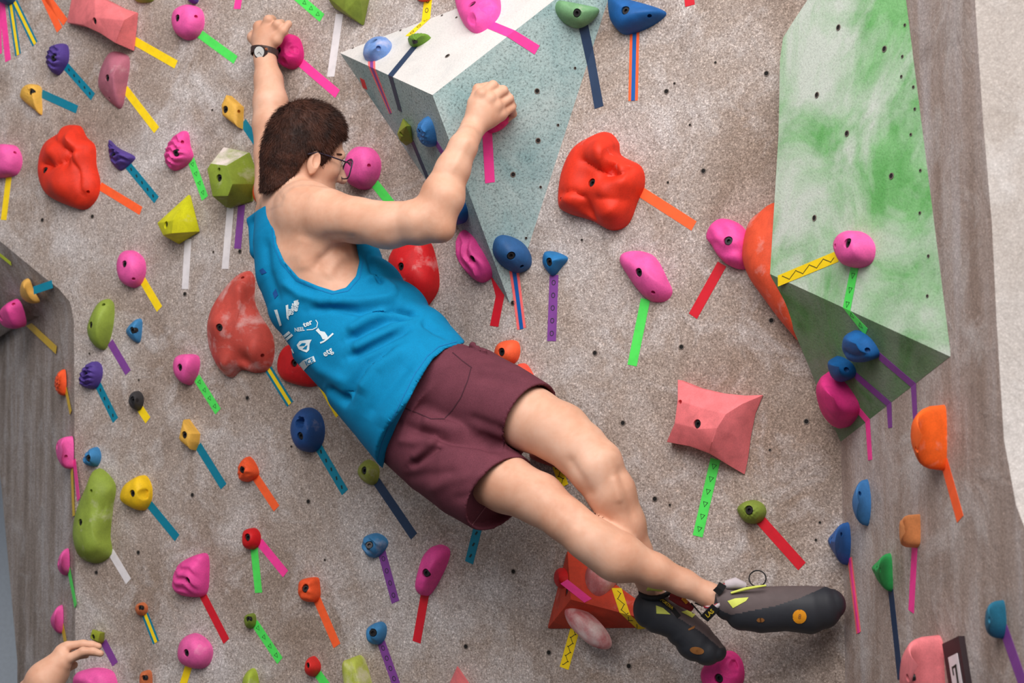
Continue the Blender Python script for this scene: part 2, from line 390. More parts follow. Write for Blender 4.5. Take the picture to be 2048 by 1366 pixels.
def hold(label, col, s, outline, h, peak=None, p=2.0, cone=None, bolts=(), screws=(), lobes=(), dimples=(), ridge=None, corner=False, chalk=0.0, rough=0.0, name='climbing_hold', K=9, smooth=.9, creases=(), dens=44):
    """a moulded hold: traced outline on its wall plane, domed to height h (metres); fitted so that its real silhouette fills the traced box"""
    pl = SURF[s]; ol = np.array(outline, float)
    px = linear(ol, 6) if corner else catmull(ol, max(3, dens//len(ol)))
    tb = (px[:, 0].min(), px[:, 0].max(), px[:, 1].min(), px[:, 1].max())
    uv = np.array([pl.uv(pl.at(*q)) for q in px])
    pk = peak or (px[:, 0].mean(), px[:, 1].mean())
    pu = np.array(pl.uv(pl.at(pk[0], pk[1], h)))
    L = [(np.array(pl.uv(pl.at(q[0], q[1], h*.7))), q[2]/F*4.0, q[3]) for q in lobes]
    D = [(np.array(pl.uv(pl.at(q[0], q[1], h*.8))), q[2]/F*4.0, q[3]) for q in dimples]
    CR = [([np.array(pl.uv(pl.at(x, y, h*.8))) for x, y in ln], dp, wd/F*4.0) for ln, dp, wd in creases]
    ph = random.random()*6
    def build(uv, pu):
        n = len(uv); V = []
        for j in range(K+1):
            t = (j/K)**1.35
            P = uv+(pu-uv)*t if j < K else pu[None, :]
            if cone is not None: z = h*t**cone
            else: z = h*(1-(1-t)**p)**(1/p)
            Z = np.full(len(P), z)
            e = min(1, t*4)
            for c, r, a in L: Z += e*a*np.exp(-((P-c)**2).sum(1)/(r*r))
            for c, r, a in D:
                q = np.sqrt(((P-c)**2).sum(1))/r; Z -= e*a*np.clip(1.3*(1-q**4), 0, 1)
            for ln, dp, wd in CR:
                q = np.full(len(P), 1e9)
                for a_, b_ in zip(ln, ln[1:]):
                    e_ = b_-a_; tt_ = np.clip(((P-a_)@e_)/(e_@e_), 0, 1); q = np.minimum(q, ((P-a_-tt_[:, None]*e_)**2).sum(1))
                Z -= min(1, t*7)*dp*np.exp(-np.sqrt(q)/wd)
            if ridge:
                ang, wl, amp = ridge[:3]; wl = wl/F*4.0; ca, sa = math.cos(math.radians(ang)), math.sin(math.radians(ang))
                q = P-pu; x = q[:, 0]*ca+q[:, 1]*sa; y = -q[:, 0]*sa+q[:, 1]*ca
                ww = np.sin(2*math.pi*(x+.25*wl*np.sin(y/wl*2.2+ph))/wl+ph)
                Z += e*amp*(np.abs(ww)**.6*np.sign(ww))
            if rough: Z += e*rough*np.sin(P[:, 0]*610+ph)*np.sin(P[:, 1]*560+1.3*ph)
            V.append(np.c_[P, np.maximum(Z, 0)])
        V = np.vstack(V); W = np.array([pl.w(*x) for x in V]); return W
    for it in range(5):
        W = build(uv, pu); X, Y = proj_np(W); b = (X.min(), X.max(), Y.min(), Y.max())
        if it == 4: break
        q = np.array([proj(pl.w(*x)) for x in uv])
        sx = min(1.3, max(.6, (tb[1]-tb[0])/(b[1]-b[0]))); sy = min(1.3, max(.6, (tb[3]-tb[2])/(b[3]-b[2])))
        cx, cy = (b[0]+b[1])/2, (b[2]+b[3])/2; tx, ty = (tb[0]+tb[1])/2, (tb[2]+tb[3])/2
        q = np.c_[tx+(q[:, 0]-cx)*sx, ty+(q[:, 1]-cy)*sy]
        uv = np.array([pl.uv(pl.at(*x)) for x in q])
    n = len(uv); Fc = [tuple(range(n))[::-1]]
    for j in range(K-1):
        for i in range(n): Fc.append((j*n+i, j*n+(i+1) % n, (j+1)*n+(i+1) % n, (j+1)*n+i))
    for i in range(n): Fc.append(((K-1)*n+i, (K-1)*n+(i+1) % n, K*n))
    base = pl.w(uv[:, 0].mean(), uv[:, 1].mean())
    return finish_hold(name, label, W, Fc, base, pl, col, chalk, bolts, screws, smooth)
def hull(label, col, s, pts, bolts=(), screws=(), chalk=0.0, bev=.004, name='climbing_hold', cat='climbing hold', group='climbing holds bolted to the wall'):
    """a faceted hold: convex hull of (px, py, height off the wall)"""
    pl = SURF[s]; P = [q if isinstance(q, Vector) else pl.at(*q) for q in pts]
    bm = bmesh.new()
    for q in P: bm.verts.new(q)
    bmesh.ops.convex_hull(bm, input=bm.verts)
    bmesh.ops.delete(bm, geom=[v for v in bm.verts if not v.link_faces], context='VERTS')
    bmesh.ops.dissolve_limit(bm, angle_limit=.12, verts=bm.verts, edges=bm.edges)
    if bev: bmesh.ops.bevel(bm, geom=list(bm.edges), offset=bev, segments=2, affect='EDGES', profile=.6)
    bm.verts.ensure_lookup_table(); bm.verts.index_update()
    W = [v.co.copy() for v in bm.verts]; Fc = [tuple(v.index for v in f.verts) for f in bm.faces]; bm.free()
    base = sum((q-pl.n*((q-pl.p).dot(pl.n)) for q in P), Vector())/len(P)
    return finish_hold(name, label, W, Fc, base, pl, col, chalk, bolts, screws, .55, cat=cat, group=group)

def patch(label, col, s, verts, faces, bolts, screws, bev=.004, chalk=0.0, white=()):
    """a block given by its visible faces (px, py, height); the border drops straight to the wall"""
    pl = SURF[s]; W = [pl.at(*q) for q in verts]; cnt = {}
    for f in faces:
        for i in range(len(f)): e = (f[i], f[(i+1) % len(f)]); cnt[e] = 1
    bd = [e for e in cnt if (e[1], e[0]) not in cnt]; m = {}
    for e in bd:
        for i in e:
            if i not in m and verts[i][2] > .003: m[i] = len(W); W.append(W[i]-pl.n*verts[i][2])
            elif i not in m: m[i] = i
    Fc = [tuple(f) for f in faces]
    for a_, b_ in bd:
        q = [b_, a_, m[a_], m[b_]]; q = list(dict.fromkeys(q))
        if len(q) > 2: Fc.append(tuple(q))
    nx = {a_: b_ for a_, b_ in bd}; st = bd[0][0]; lp = [st]
    while nx[lp[-1]] != st: lp.append(nx[lp[-1]])
    Fc.append(tuple(m[i] for i in reversed(lp)))
    bm = bmesh.new(); bv = [bm.verts.new(v) for v in W]
    for f in Fc:
        try: bm.faces.new([bv[i] for i in f])
        except ValueError: pass
    bmesh.ops.recalc_face_normals(bm, faces=bm.faces)
    sharp = [e for e in bm.edges if len(e.link_faces) == 2 and e.calc_face_angle() > .35]
    bmesh.ops.bevel(bm, geom=sharp, offset=bev, segments=2, affect='EDGES', profile=.6, clamp_overlap=True)
    bm.verts.ensure_lookup_table(); bm.verts.index_update()
    V = [v.co.copy() for v in bm.verts]; Fq = [tuple(v.index for v in f.verts) for f in bm.faces]; bm.free()
    o = finish_hold('climbing_hold', label, V, Fq, sum(W, Vector())/len(W)-pl.n*.04, pl, col, chalk, bolts, screws, .6)
    if white:
        o.data.materials.append(mat_hold(col, 1.5)); wn_ = []
        for i in white:
            f = faces[i]; n_ = (W[f[1]]-W[f[0]]).cross(W[f[2]]-W[f[0]]).normalized(); wn_.append(n_ if n_.dot(CAM-W[f[0]]) > 0 else -n_)
        for p_ in o.data.polygons:
            if any(p_.normal.dot(n_) > .93 for n_ in wn_): p_.material_index = 1
    return o

# ------------------------------------------------------------------ tape strips
TAPEC = dict(yellow=(250, 214, 20), green=(82, 226, 92), teal=(0, 122, 148), pink=(252, 66, 158), orange=(255, 100, 48), red=(206, 24, 42), white=(226, 220, 222), purple=(126, 66, 146), navy=(36, 56, 86), mustard=(214, 176, 40), blue=(12, 92, 168), lime=(206, 222, 40), coral=(250, 110, 110))
def strip_pts(path, width, lift):
    """left/right edges of a strip following (px, py, surface) stations; a middle station between two surfaces is a fold along their shared edge"""
    C = [(SURF[s].at(x, y, lift), SURF[s].n) for x, y, s in path]; out = []
    for i, (P, n) in enumerate(C):
        fold = 0 < i < len(C)-1 and path[i-1][2] != path[i+1][2]
        if fold:
            n1, n2 = SURF[path[i-1][2]].n, SURF[path[i+1][2]].n; e = n1.cross(n2).normalized(); d = (P-C[i-1][0]).normalized()
            if e.dot(n1.cross(d)) < 0: e = -e
            p1_, p2_ = SURF[path[i-1][2]], SURF[path[i+1][2]]; r1, r2, c_ = (p1_.p-P).dot(n1), (p2_.p-P).dot(n2), n1.dot(n2); P = P+n1*((r1-c_*r2)/(1-c_*c_))+n2*((r2-c_*r1)/(1-c_*c_))
            sn = max(.35, n1.cross(d).normalized().dot(e)); P = P+(n1+n2)*lift; out.append((P+e*(width/2/sn), P-e*(width/2/sn), (n1+n2).normalized(), (C[i+1][0]-P).normalized())); continue
        a = C[max(0, i-1)][0]; b = C[min(len(C)-1, i+1)][0]
        d = (b-a).normalized(); sd = n.cross(d).normalized(); out.append((P+sd*(width/2), P-sd*(width/2), n, d))
    return out
def tape(label, color, path, s='m', width=.0254, marks=None, inner=None, n_marks=None):
    path = [(q[0], q[1], q[2] if len(q) > 2 else s) for q in path]
    # densify the single-surface runs so that the strip can wave a little
    E = strip_pts(path, width, .0009); V, Fc = [], []; th = .0006
    c = sum((a+b for a, b, n, d in E), Vector())/(2*len(E)); k0 = random.uniform(-.25, .25)
    for i, (a, b, n, d) in enumerate(E):
        if i == len(E)-1: a = a+d*(k0*width*.25)
        V += [a-c, b-c, b-n*th-c, a-n*th-c]
    for i in range(len(E)-1):
        x, y = 4*i, 4*i+4; Fc += [(x, x+1, y+1, y), (x+1, x+2, y+2, y+1), (x+2, x+3, y+3, y+2), (x+3, x, y, y+3)]
    Fc += [(0, 3, 2, 1), (len(V)-4, len(V)-3, len(V)-2, len(V)-1)]
    o = mesh_obj('tape_strip', V, Fc, mat_tape(TAPEC[color])); o.location = c; o.matrix_world = Matrix.Translation(c)
    tag(o, label, 'tape', 'route tape strips on the wall')
    if inner:
        E2 = strip_pts(path, width*.42, .0016); V2 = []
        for a, b, n, d in E2: V2 += [a, b, b-n*th, a-n*th]
        mesh_obj('inner_stripe', V2, Fc, mat_tape(TAPEC[inner]), o)
        if 1: o.children[0]['label'] = '%s stripe along the middle of the tape' % inner
    if marks:
        seg = [(E[i][0]+E[i][1])*.5 for i in range(len(E))]; ln = [(seg[i+1]-seg[i]).length for i in range(len(seg)-1)]
        tot = sum(ln); n = n_marks or max(3, int(tot/.028))
        def frame_at(s_):
            for i, l_ in enumerate(ln):
                if s_ <= l_ or i == len(ln)-1:
                    d = (seg[i+1]-seg[i]).normalized(); nn = E[i][2] if i == 0 or path[i][2] == path[i+1][2] else E[i+1][2]
                    return seg[i]+d*s_, d, nn.cross(d).normalized(), nn
                s_ -= l_
        def poly(pts, closed, w=.0014, nm='marker_mark'):
            V, Fc = [], []; m = len(pts)
            for i, (p, nn) in enumerate(pts):
                a = pts[(i-1) % m][0] if closed or i else p; b = pts[(i+1) % m][0] if closed or i < m-1 else p
                sd = nn.cross((b-a).normalized()).normalized()*w; V += [p+sd+nn*.0005, p-sd+nn*.0005]
            for i in range(m if closed else m-1):
                a, b = 2*i, 2*((i+1) % m); Fc.append((a, a+1, b+1, b))
            mesh_obj(nm, V, Fc, M_INK, o)
        if marks == 'zig':
            pts = []
            for k in range(60):
                P, d, sd, nn = frame_at(tot*(.06+.88*k/59)); pts.append((P+sd*(width*.28*math.sin(k*.41))+d*(.003*math.sin(k*.82)), nn))
            poly(pts, False, .0008, 'marker_squiggle')
        else:
            for k in range(n):
                P, d, sd, nn = frame_at(tot*(k+.6)/(n+.2)); r = width*.24
                if marks == 'tri': q = [(P+d*r*1.1, nn), (P-d*r*.8+sd*r, nn), (P-d*r*.8-sd*r*.8, nn)]; poly(q, True, .0011, 'marker_triangle')
                if marks == 'circ': q = [(P+d*(r*math.cos(a))+sd*(r*.8*math.sin(a)), nn) for a in [2*math.pi*i/9 for i in range(9)]]; poly(q, True, .0009, 'marker_circle')
                if marks == 'dot': q = [(P-d*r*.75+sd*r*.3, nn), (P+d*r*.75-sd*r*.3, nn)]; poly(q, False, .0024, 'marker_dash')
    return o

PINK = (242, 94, 170); HOT = (240, 78, 160); SALM = (236, 122, 126); MAUVE = (178, 104, 122); RED = (226, 52, 26); CRIM = (216, 26, 32); FADE = (206, 80, 68)
PURP = (84, 62, 142); MUST = (236, 182, 78); YEL = (242, 196, 24); OLIV = (142, 162, 62); LIME = (214, 212, 24); BLU = (34, 96, 164); SKY = (62, 132, 184); NAVB = (40, 84, 148); BLK = (58, 56, 58); ORG = (250, 92, 44); BRN = (206, 112, 68); SAGE = (112, 158, 112)

# --- upper left
hold('dark blue hold cut off by the top left corner of the picture', NAVB, 'm', [(-6, -30), (30, -32), (34, -8), (22, 9), (4, 8), (-10, -6)], .05)
tape('pink tape hanging in the top left corner, left of the yellow ones', 'pink', [(3, 0), (16, 122)], n_marks=0)
tape('pink tape at the very edge of the top left corner', 'pink', [(-4, 10), (-2, 108)])
tape('yellow striped teal tape hanging steeply below the corner dark blue hold', 'teal', [(21, 8), (36, 110)], inner='yellow')
tape('yellow striped teal tape slanting right from the corner dark blue hold', 'teal', [(29, 4), (70, 88)], inner='yellow')
tape('orange tape left of the big salmon hold at top left, steeper one', 'orange', [(84, -14), (119, 60)])
tape('orange tape reaching the left corner of the top left salmon hold', 'orange', [(88, -14), (131, 45)])
patch('big salmon saddle hold at top left with one bolt', SALM, 'm', [(133, 45, .02), (165, 50, .05), (199, 66, .065), (230, 86, .06), (249, 40, .082), (275, 25, .005), (238, 14, .05), (190, -10, .06), (145, -14, .02), (190, 35, .078), (269, 103, .002), (274, 62, .002)],
    [(0, 1, 9, 8), (8, 9, 7), (7, 9, 6), (1, 2, 9), (2, 3, 4, 9), (9, 4, 6), (6, 4, 5), (4, 3, 10, 11, 5)], [(189, 42)], [], .005)
tape('yellow tape slanting right from the top left salmon saddle hold', 'yellow', [(266, 80), (352, 129)])
hold('round pink hold near the top, left of the watch hand', PINK, 'm', [(343, 40), (352, 18), (380, 9), (404, 20), (409, 48), (397, 72), (372, 81), (350, 68)], .05, (370, 40), p=2.3, bolts=[(354, 36)], screws=[(392, 33)])
tape('green tape slanting right from the round pink hold near the top', 'green', [(397, 66), (471, 120)])
hold('purple ridged hold at upper left above the mustard textured one', PURP, 'm', [(91, 118), (100, 95), (120, 87), (136, 92), (138, 120), (126, 140), (112, 151), (95, 138)], .045, (110, 116), bolts=[(104, 115)], ridge=(75, 13, .0046), K=14)
tape('teal dashed tape below the upper left purple ridged hold', 'teal', [(132, 133), (186, 194)], marks='dot')
hold('dusty mauve oval hold below the big salmon saddle hold', MAUVE, 'm', [(196, 165), (204, 132), (222, 104), (250, 108), (260, 122), (255, 165), (244, 215), (226, 210), (202, 186)], .055, (226, 150), p=1.5, bolts=[(214, 156)], screws=[(219, 197)], chalk=.25)
tape('yellow tape slanting right from the dusty mauve oval hold', 'yellow', [(250, 178), (313, 260)])
hold('small mustard half moon hold with a rough pebbled edge, far upper left', MUST, 'm', [(40, 194), (46, 176), (62, 168), (82, 174), (84, 200), (84, 230), (70, 220), (52, 207)], .035, (64, 184), bolts=[(60, 183)], rough=.0018, K=14)
tape('teal tape running right from the small pebbled mustard hold', 'teal', [(83, 187), (154, 219)])
hold('mustard wedge hold between the watch arm and the salmon ones', MUST, 'm', [(443, 212), (456, 190), (488, 213), (486, 259), (446, 234)], .032, (456, 216), p=4.5, corner=True, bolts=[(450, 219)], screws=[(478, 223)], smooth=.6)
tape('teal tape running from the mustard wedge hold behind the head', 'teal', [(486, 244), (532, 312)])
hold('pink rounded hold cut by the left edge, level with the red lobed one', PINK, 'm', [(-30, 300), (0, 289), (30, 291), (44, 312), (42, 336), (24, 353), (-30, 352)], .055, (0, 318), p=2.6, screws=[(30, 305)])
tape('yellow tape hanging from the pink hold at the left edge', 'yellow', [(18, 350), (7, 440)])
hold('big red lobed hold at left with an orange tape', RED, 'm', [(79, 312), (92, 284), (120, 266), (132, 252), (158, 252), (172, 274), (190, 292), (193, 330), (201, 364), (195, 396), (170, 419), (135, 412), (92, 390), (76, 352)], .062, (125, 340), p=2.4, bolts=[(89, 340)], screws=[(176, 384)],
     lobes=[(150, 275, 22, .03), (108, 300, 26, .016), (165, 312, 28, .022), (125, 372, 34, .02), (172, 385, 26, .01), (140, 328, 12, -.016), (105, 330, 14, -.014), (178, 345, 12, -.01)], creases=[([(84, 328), (108, 334), (130, 326), (142, 308)], .013, 7), ([(104, 278), (124, 290), (142, 306), (165, 296)], .010, 6), ([(142, 306), (158, 340), (160, 380), (172, 414)], .011, 7)], K=22, dens=96)
tape('orange tape slanting right from the big red lobed hold at left', 'orange', [(200, 372), (282, 422)])
hold('small purple bracket hold right of the big red lobed one', PURP, 'm', [(217, 300), (217, 280), (236, 296), (270, 313), (262, 327), (250, 337), (238, 341), (222, 325)], .04, (238, 306), p=1.6, bolts=[(227, 308)], ridge=(80, 14, .0046), K=12)
tape('teal dashed tape below the small purple bracket hold', 'teal', [(256, 331), (313, 400)], marks='dot')
hold('pink ridged hold left of the olive faceted one', HOT, 'm', [(328, 318), (338, 286), (362, 264), (376, 266), (381, 292), (387, 315), (368, 334), (342, 341)], .045, (354, 304), bolts=[(350, 306)], screws=[(365, 284)], ridge=(70, 15, .0046), K=14)
tape('green tape with drawn triangles below the upper pink ridged hold', 'green', [(381, 318), (410, 397)], marks='tri')
patch('olive green faceted hold with a chalky top behind the climber\'s back', (138, 158, 52), 'm', [(414, 338, .088), (421, 327, .09), (453, 331, .095), (465, 368, .095), (456, 392, .09), (425, 393, .088), (447, 294, .03), (497, 305, .008), (514, 348, .004), (508, 369, .004), (505, 402, .004), (452, 415, .02)],
    [(0, 5, 4, 3, 2, 1), (1, 2, 7, 6), (2, 3, 9, 8, 7), (3, 4, 11, 10, 9), (4, 5, 11)], [(438, 356)], [(438, 339)], .0025, .3, (1,))
tape('long white tape below the olive faceted hold', 'white', [(461, 412), (450, 538)])
tape('purple tape below the olive faceted hold beside the white one', 'purple', [(483, 410), (475, 497)])
tape('short orange red hold edge seen between the olive hold and the arm', 'orange', [(508, 356), (520, 400)]) if 0 else hold('orange red hold peeking out behind the raised left arm', ORG, 'm', [(505, 385), (512, 362), (530, 352), (550, 365), (552, 400), (530, 412), (510, 404)], .045)
patch('lime yellow faceted hold below the olive faceted one', LIME, 'm', [(314, 446, .05), (377, 389, .01), (347, 440, .085), (343, 467, .085), (326, 471, .05), (400, 463, .003), (358, 489, .003)],
    [(0, 4, 3, 2), (0, 2, 1), (1, 2, 3, 5), (3, 4, 6, 5)], [(333, 450)], [], .0025, .05)
tape('white tape hanging from the lime yellow faceted hold', 'white', [(376, 478), (370, 578)])
hold('pink egg shaped hold with two holes, left of the red faded one', PINK, 'm', [(233, 532), (242, 507), (264, 501), (288, 518), (292, 545), (282, 568), (262, 576), (240, 562)], .05, (258, 535), p=2.3, bolts=[(248, 528)], screws=[(267, 558)])
tape('yellow tape below the two hole pink egg shaped hold', 'yellow', [(284, 559), (319, 618)])
# --- left edge facet
tape('lime tape scrap at the left edge on the dark facet', 'lime', [(-4, 507), (22, 528)], 'b', width=.014)
hold('mustard half moon hold on the dark left facet', (226, 172, 84), 'b', [(40, 574), (46, 558), (56, 560), (66, 582), (80, 604), (62, 606), (44, 594)], .035, (52, 580))
tape('short teal tape beside the mustard half moon hold on the dark facet', 'teal', [(67, 581), (105, 568)], 'm')
hold('pink square cut hold on the dark left facet', HOT, 'b', [(-2, 622), (10, 606), (29, 598), (44, 616), (52, 653), (20, 656), (0, 642)], .05, (14, 626), p=2.6, screws=[(27, 608)], bolts=[(1, 636)])
tape('yellow tape slanting from the pink hold on the dark facet', 'mustard', [(50, 642), (112, 700)], 'a')
hold('orange red shell shaped hold on the corner left of the purple one', ORG, 'a', [(109, 766), (115, 748), (129, 739), (133, 765), (130, 788), (122, 791), (112, 781)], .03, (118, 766), ridge=(80, 10, .002), K=12)
tape('thin yellow tape below the orange red shell hold', 'mustard', [(131, 778), (141, 826)], 'a', width=.02)
hold('pink hold on the left corner above a thin pink tape', PINK, 'a', [(112, 898), (118, 880), (134, 873), (146, 878), (147, 928), (138, 938), (120, 922)], .045, (126, 900), p=2.4, bolts=[(114, 892)], screws=[(132, 913)])
tape('thin yellow tape below the left corner pink hold', 'mustard', [(143, 936), (147, 1032)], 'a', width=.022)
tape('thin pink tape below the left corner pink hold', 'pink', [(148, 920), (157, 1000)], 'a', width=.03)
hold('small pink shell hold on the left corner beside the olive bean', PINK, 'a', [(115, 1130), (123, 1106), (137, 1098), (139, 1140), (129, 1151), (118, 1143)], .035, (123, 1124), p=1.6, bolts=[(117, 1124)])
tape('thin green tape below the small pink shell hold', 'green', [(137, 1138), (151, 1212)], 'a', width=.024)
hold('pink wedge hold on the left corner above the reaching hand', PINK, 'a', [(101, 1240), (110, 1222), (124, 1210), (127, 1240), (122, 1267), (107, 1257)], .035, (110, 1238), p=1.7)
tape('thin yellow tape between the corner pink wedge hold and the reaching hand', 'mustard', [(124, 1250), (132, 1292)], 'a', width=.026)
# --- left middle
hold('olive oval hold left of the small blue one', OLIV, 'm', [(174, 662), (184, 630), (200, 604), (217, 598), (229, 612), (226, 655), (214, 692), (201, 700), (184, 688)], .055, (192, 650), p=1.8, bolts=[(181, 650)], screws=[(207, 609)])
tape('purple tape slanting right from the olive oval hold', 'purple', [(220, 684), (256, 745)])
hold('small blue wedge hold without tape, right of the olive oval', SKY, 'm', [(252, 664), (262, 648), (278, 637), (285, 646), (280, 684), (264, 680)], .035, (266, 658), p=1.6, bolts=[(263, 661)])
hold('big faded red hold with chalky waist, beside the back of the shirt', FADE, 'm', [(414, 655), (424, 615), (448, 578), (476, 550), (498, 542), (509, 560), (508, 600), (520, 630), (545, 670), (549, 710), (537, 740), (510, 746), (482, 740), (462, 756), (440, 742), (420, 702)], .06, (470, 660), p=2.0, bolts=[(438, 655)], screws=[(485, 555), (525, 711)], chalk=.55,
     lobes=[(488, 575, 26, .02), (445, 650, 34, .024), (520, 700, 30, .022), (452, 730, 22, .018), (485, 722, 20, -.02), (500, 630, 18, -.008)], K=16)
tape('yellow striped teal tape below the big faded red hold', 'teal', [(536, 737), (580, 808)], inner='yellow')
hold('pink rounded hold with one bolt, above a green triangle tape at left', PINK, 'm', [(346, 738), (352, 714), (376, 708), (398, 714), (398, 742), (380, 770), (356, 760)], .05, (370, 732), p=2.3, bolts=[(359, 735)])
tape('green tape with drawn triangles below the left pink rounded hold', 'green', [(393, 755), (436, 823)], marks='tri')
hold('purple ridged hold lower left, above a teal dashed tape', PURP, 'm', [(157, 766), (164, 740), (186, 723), (203, 730), (205, 752), (192, 776), (168, 776)], .045, (178, 748), bolts=[(171, 748)], ridge=(80, 12, .0046), K=14)
tape('teal dashed tape below the lower left purple ridged hold', 'teal', [(196, 770), (231, 841)], marks='dot')
hold('small round black hold', BLK, 'm', [(257, 803), (263, 787), (276, 782), (287, 793), (286, 811), (277, 821), (263, 816)], .04, (270, 800), bolts=[(264, 800)])
tape('short yellow tape below the small black hold', 'yellow', [(280, 817), (296, 841)])
hold('mustard faceted hold left of the blue pocket hold', MUST, 'm', [(358, 878), (371, 838), (401, 868), (398, 886), (390, 901), (362, 884)], .042, (374, 868), p=3.4, corner=True, bolts=[(368, 870)], smooth=.6)
tape('teal tape slanting right from the mustard faceted hold', 'teal', [(396, 891), (447, 973)])
hold('small crinkled blue hold above the olive bean', SKY, 'm', [(166, 918), (176, 902), (194, 894), (203, 912), (194, 932), (170, 930)], .038, (182, 914), bolts=[(177, 916)], ridge=(30, 16, .003), K=12)
hold('big olive bean shaped hold at lower left', OLIV, 'm', [(146, 1055), (155, 1016), (178, 966), (196, 936), (231, 968), (226, 1015), (220, 1070), (223, 1108), (192, 1127), (160, 1116), (147, 1088)], .06, (182, 1040), p=2.2, bolts=[(160, 1045)], screws=[(182, 982)], chalk=.3,
     lobes=[(205, 1018, 22, -.018), (185, 1090, 40, .016), (195, 965, 26, .01)], K=14)
tape('white tape slanting from the big olive bean hold', 'white', [(221, 1103), (257, 1163)])
hold('yellow rounded hold with a scooped pocket', YEL, 'm', [(240, 998), (248, 972), (270, 956), (290, 951), (304, 972), (303, 1002), (286, 1021), (256, 1012)], .05, (270, 985), p=2.3, bolts=[(264, 987)], dimples=[(288, 989, 15, .026)], K=24, dens=96)
tape('teal tape slanting right from the yellow pocket hold', 'teal', [(299, 1009), (354, 1076)])
hold('small ridged orange hold left of the dark blue tape, above the red one', ORG, 'm', [(475, 946), (479, 926), (496, 913), (513, 930), (518, 950), (498, 963), (480, 961)], .042, (492, 940), bolts=[(484, 940)], ridge=(115, 13, .002), K=12)
tape('orange tape below the small ridged orange hold', 'orange', [(511, 954), (553, 1017)])
hold('small red hold with green and pink tapes', CRIM, 'm', [(484, 1077), (489, 1060), (508, 1056), (521, 1068), (520, 1088), (505, 1099), (488, 1094)], .036, (499, 1076), p=2.5, bolts=[(494, 1075)])
tape('green tape below the small red hold', 'green', [(508, 1096), (517, 1185)])
tape('pink tape slanting from the small red hold', 'pink', [(519, 1084), (571, 1148)])
hold('pink fan shaped ridged hold above a red tape', HOT, 'm', [(344, 1165), (356, 1130), (385, 1112), (415, 1108), (419, 1145), (413, 1188), (380, 1194), (352, 1186)], .055, (378, 1152), p=1.9, bolts=[(376, 1161)], ridge=(65, 22, .004), K=14)
tape('red tape below the pink fan shaped hold', 'red', [(404, 1187), (453, 1283)])
hold('tiny brown orange hold above a yellow striped teal tape', BRN, 'm', [(270, 1218), (275, 1207), (287, 1205), (296, 1214), (292, 1228), (279, 1231)], .032, (281, 1217), bolts=[(278, 1215, .008)])
tape('yellow striped teal tape below the tiny brown orange hold', 'teal', [(290, 1229), (312, 1285)], inner='yellow')
hull('small olive faceted hold just above the reaching fingers', (160, 170, 50), 'm', [(180, 1276, .035), (184, 1260, .035), (200, 1266, .04), (196, 1284, .035), (210, 1265, 0), (208, 1284, 0), (200, 1292, 0), (186, 1258, 0)], [(186, 1274, .008)], bev=.002)
tape('purple tape beside the reaching fingers', 'purple', [(207, 1283), (230, 1328)])
hold('pink rounded hold with a yellow tape at the bottom left', (238, 100, 168), 'm', [(355, 1308), (362, 1280), (385, 1266), (410, 1276), (426, 1298), (420, 1326), (398, 1338), (364, 1328)], .05, (382, 1300), p=2.2, bolts=[(372, 1306)], chalk=.15)
tape('yellow tape hanging from the bottom left pink rounded hold', 'yellow', [(378, 1330), (362, 1382)])
hold('big pink hold below the reaching hand at the bottom edge', PINK, 'm', [(146, 1372), (150, 1346), (176, 1336), (210, 1337), (230, 1350), (234, 1390), (190, 1410), (150, 1400)], .06, (186, 1366), p=2.6, ridge=(85, 40, .003))
hold('small brown orange hold cut by the bottom edge', BRN, 'm', [(279, 1356), (284, 1342), (300, 1341), (305, 1356), (302, 1382), (282, 1382)], .036, (289, 1358), p=2.4, bolts=[(286, 1356, .008)])
hold('lime green fin hold cut by the bottom edge left of the small red hold', (165, 185, 62), 'm', [(484, 1372), (490, 1348), (506, 1336), (516, 1352), (518, 1400), (486, 1400)], .045, (498, 1366), p=1.5, chalk=.3)
hold('orange blocky hold above a long orange tape', ORG, 'm', [(596, 1184), (602, 1159), (634, 1155), (640, 1172), (641, 1192), (630, 1204), (606, 1200)], .042, (614, 1177), p=2.8, bolts=[(610, 1176)], ridge=(100, 18, .0015))
tape('orange tape below the blocky orange hold', 'orange', [(634, 1199), (674, 1292)])
hold('tiny olive hold above a green triangle tape', (120, 140, 50), 'm', [(488, 1242), (492, 1229), (508, 1227), (513, 1238), (510, 1252), (496, 1257)], .034, (498, 1240), bolts=[(494, 1238, .008)])
tape('green tape with drawn triangles below the tiny olive hold', 'green', [(509, 1246), (560, 1322)], marks='tri')
hold('small round red hold near the bottom edge', (222, 48, 44), 'm', [(609, 1335), (614, 1318), (626, 1312), (640, 1325), (641, 1340), (628, 1353), (613, 1348)], .04, (620, 1332), bolts=[(615, 1331, .008)])
tape('green tape below the small round red hold', 'green', [(636, 1348), (668, 1392)])
hold('chalky lime green block hold at the bottom edge', (190, 200, 84), 'm', [(684, 1328), (700, 1315), (718, 1311), (732, 1332), (748, 1400), (700, 1405)], .055, (712, 1350), p=2.8, chalk=.7)
hold('pink pointed hold tip at the bottom edge below the legs', SALM, 'm', [(893, 1380), (915, 1332), (948, 1380), (920, 1400)], .05, (914, 1365), cone=.7, corner=True)
hold('crinkled sky blue hold above a purple circled tape', SKY, 'm', [(723, 1090), (730, 1072), (752, 1066), (772, 1076), (776, 1090), (760, 1110), (742, 1116), (728, 1106)], .042, (742, 1088), bolts=[(738, 1089)], ridge=(35, 18, .0046), chalk=.3, K=12)
tape('purple tape with drawn circles below the upper sky blue hold', 'purple', [(763, 1103), (791, 1205)], marks='circ')
hold('lower sky blue hold, directly below its crinkled twin', SKY, 'm', [(732, 1270), (738, 1252), (760, 1243), (773, 1252), (772, 1272), (760, 1288), (740, 1286)], .042, (748, 1266), bolts=[(745, 1266)], ridge=(35, 20, .003), K=12)
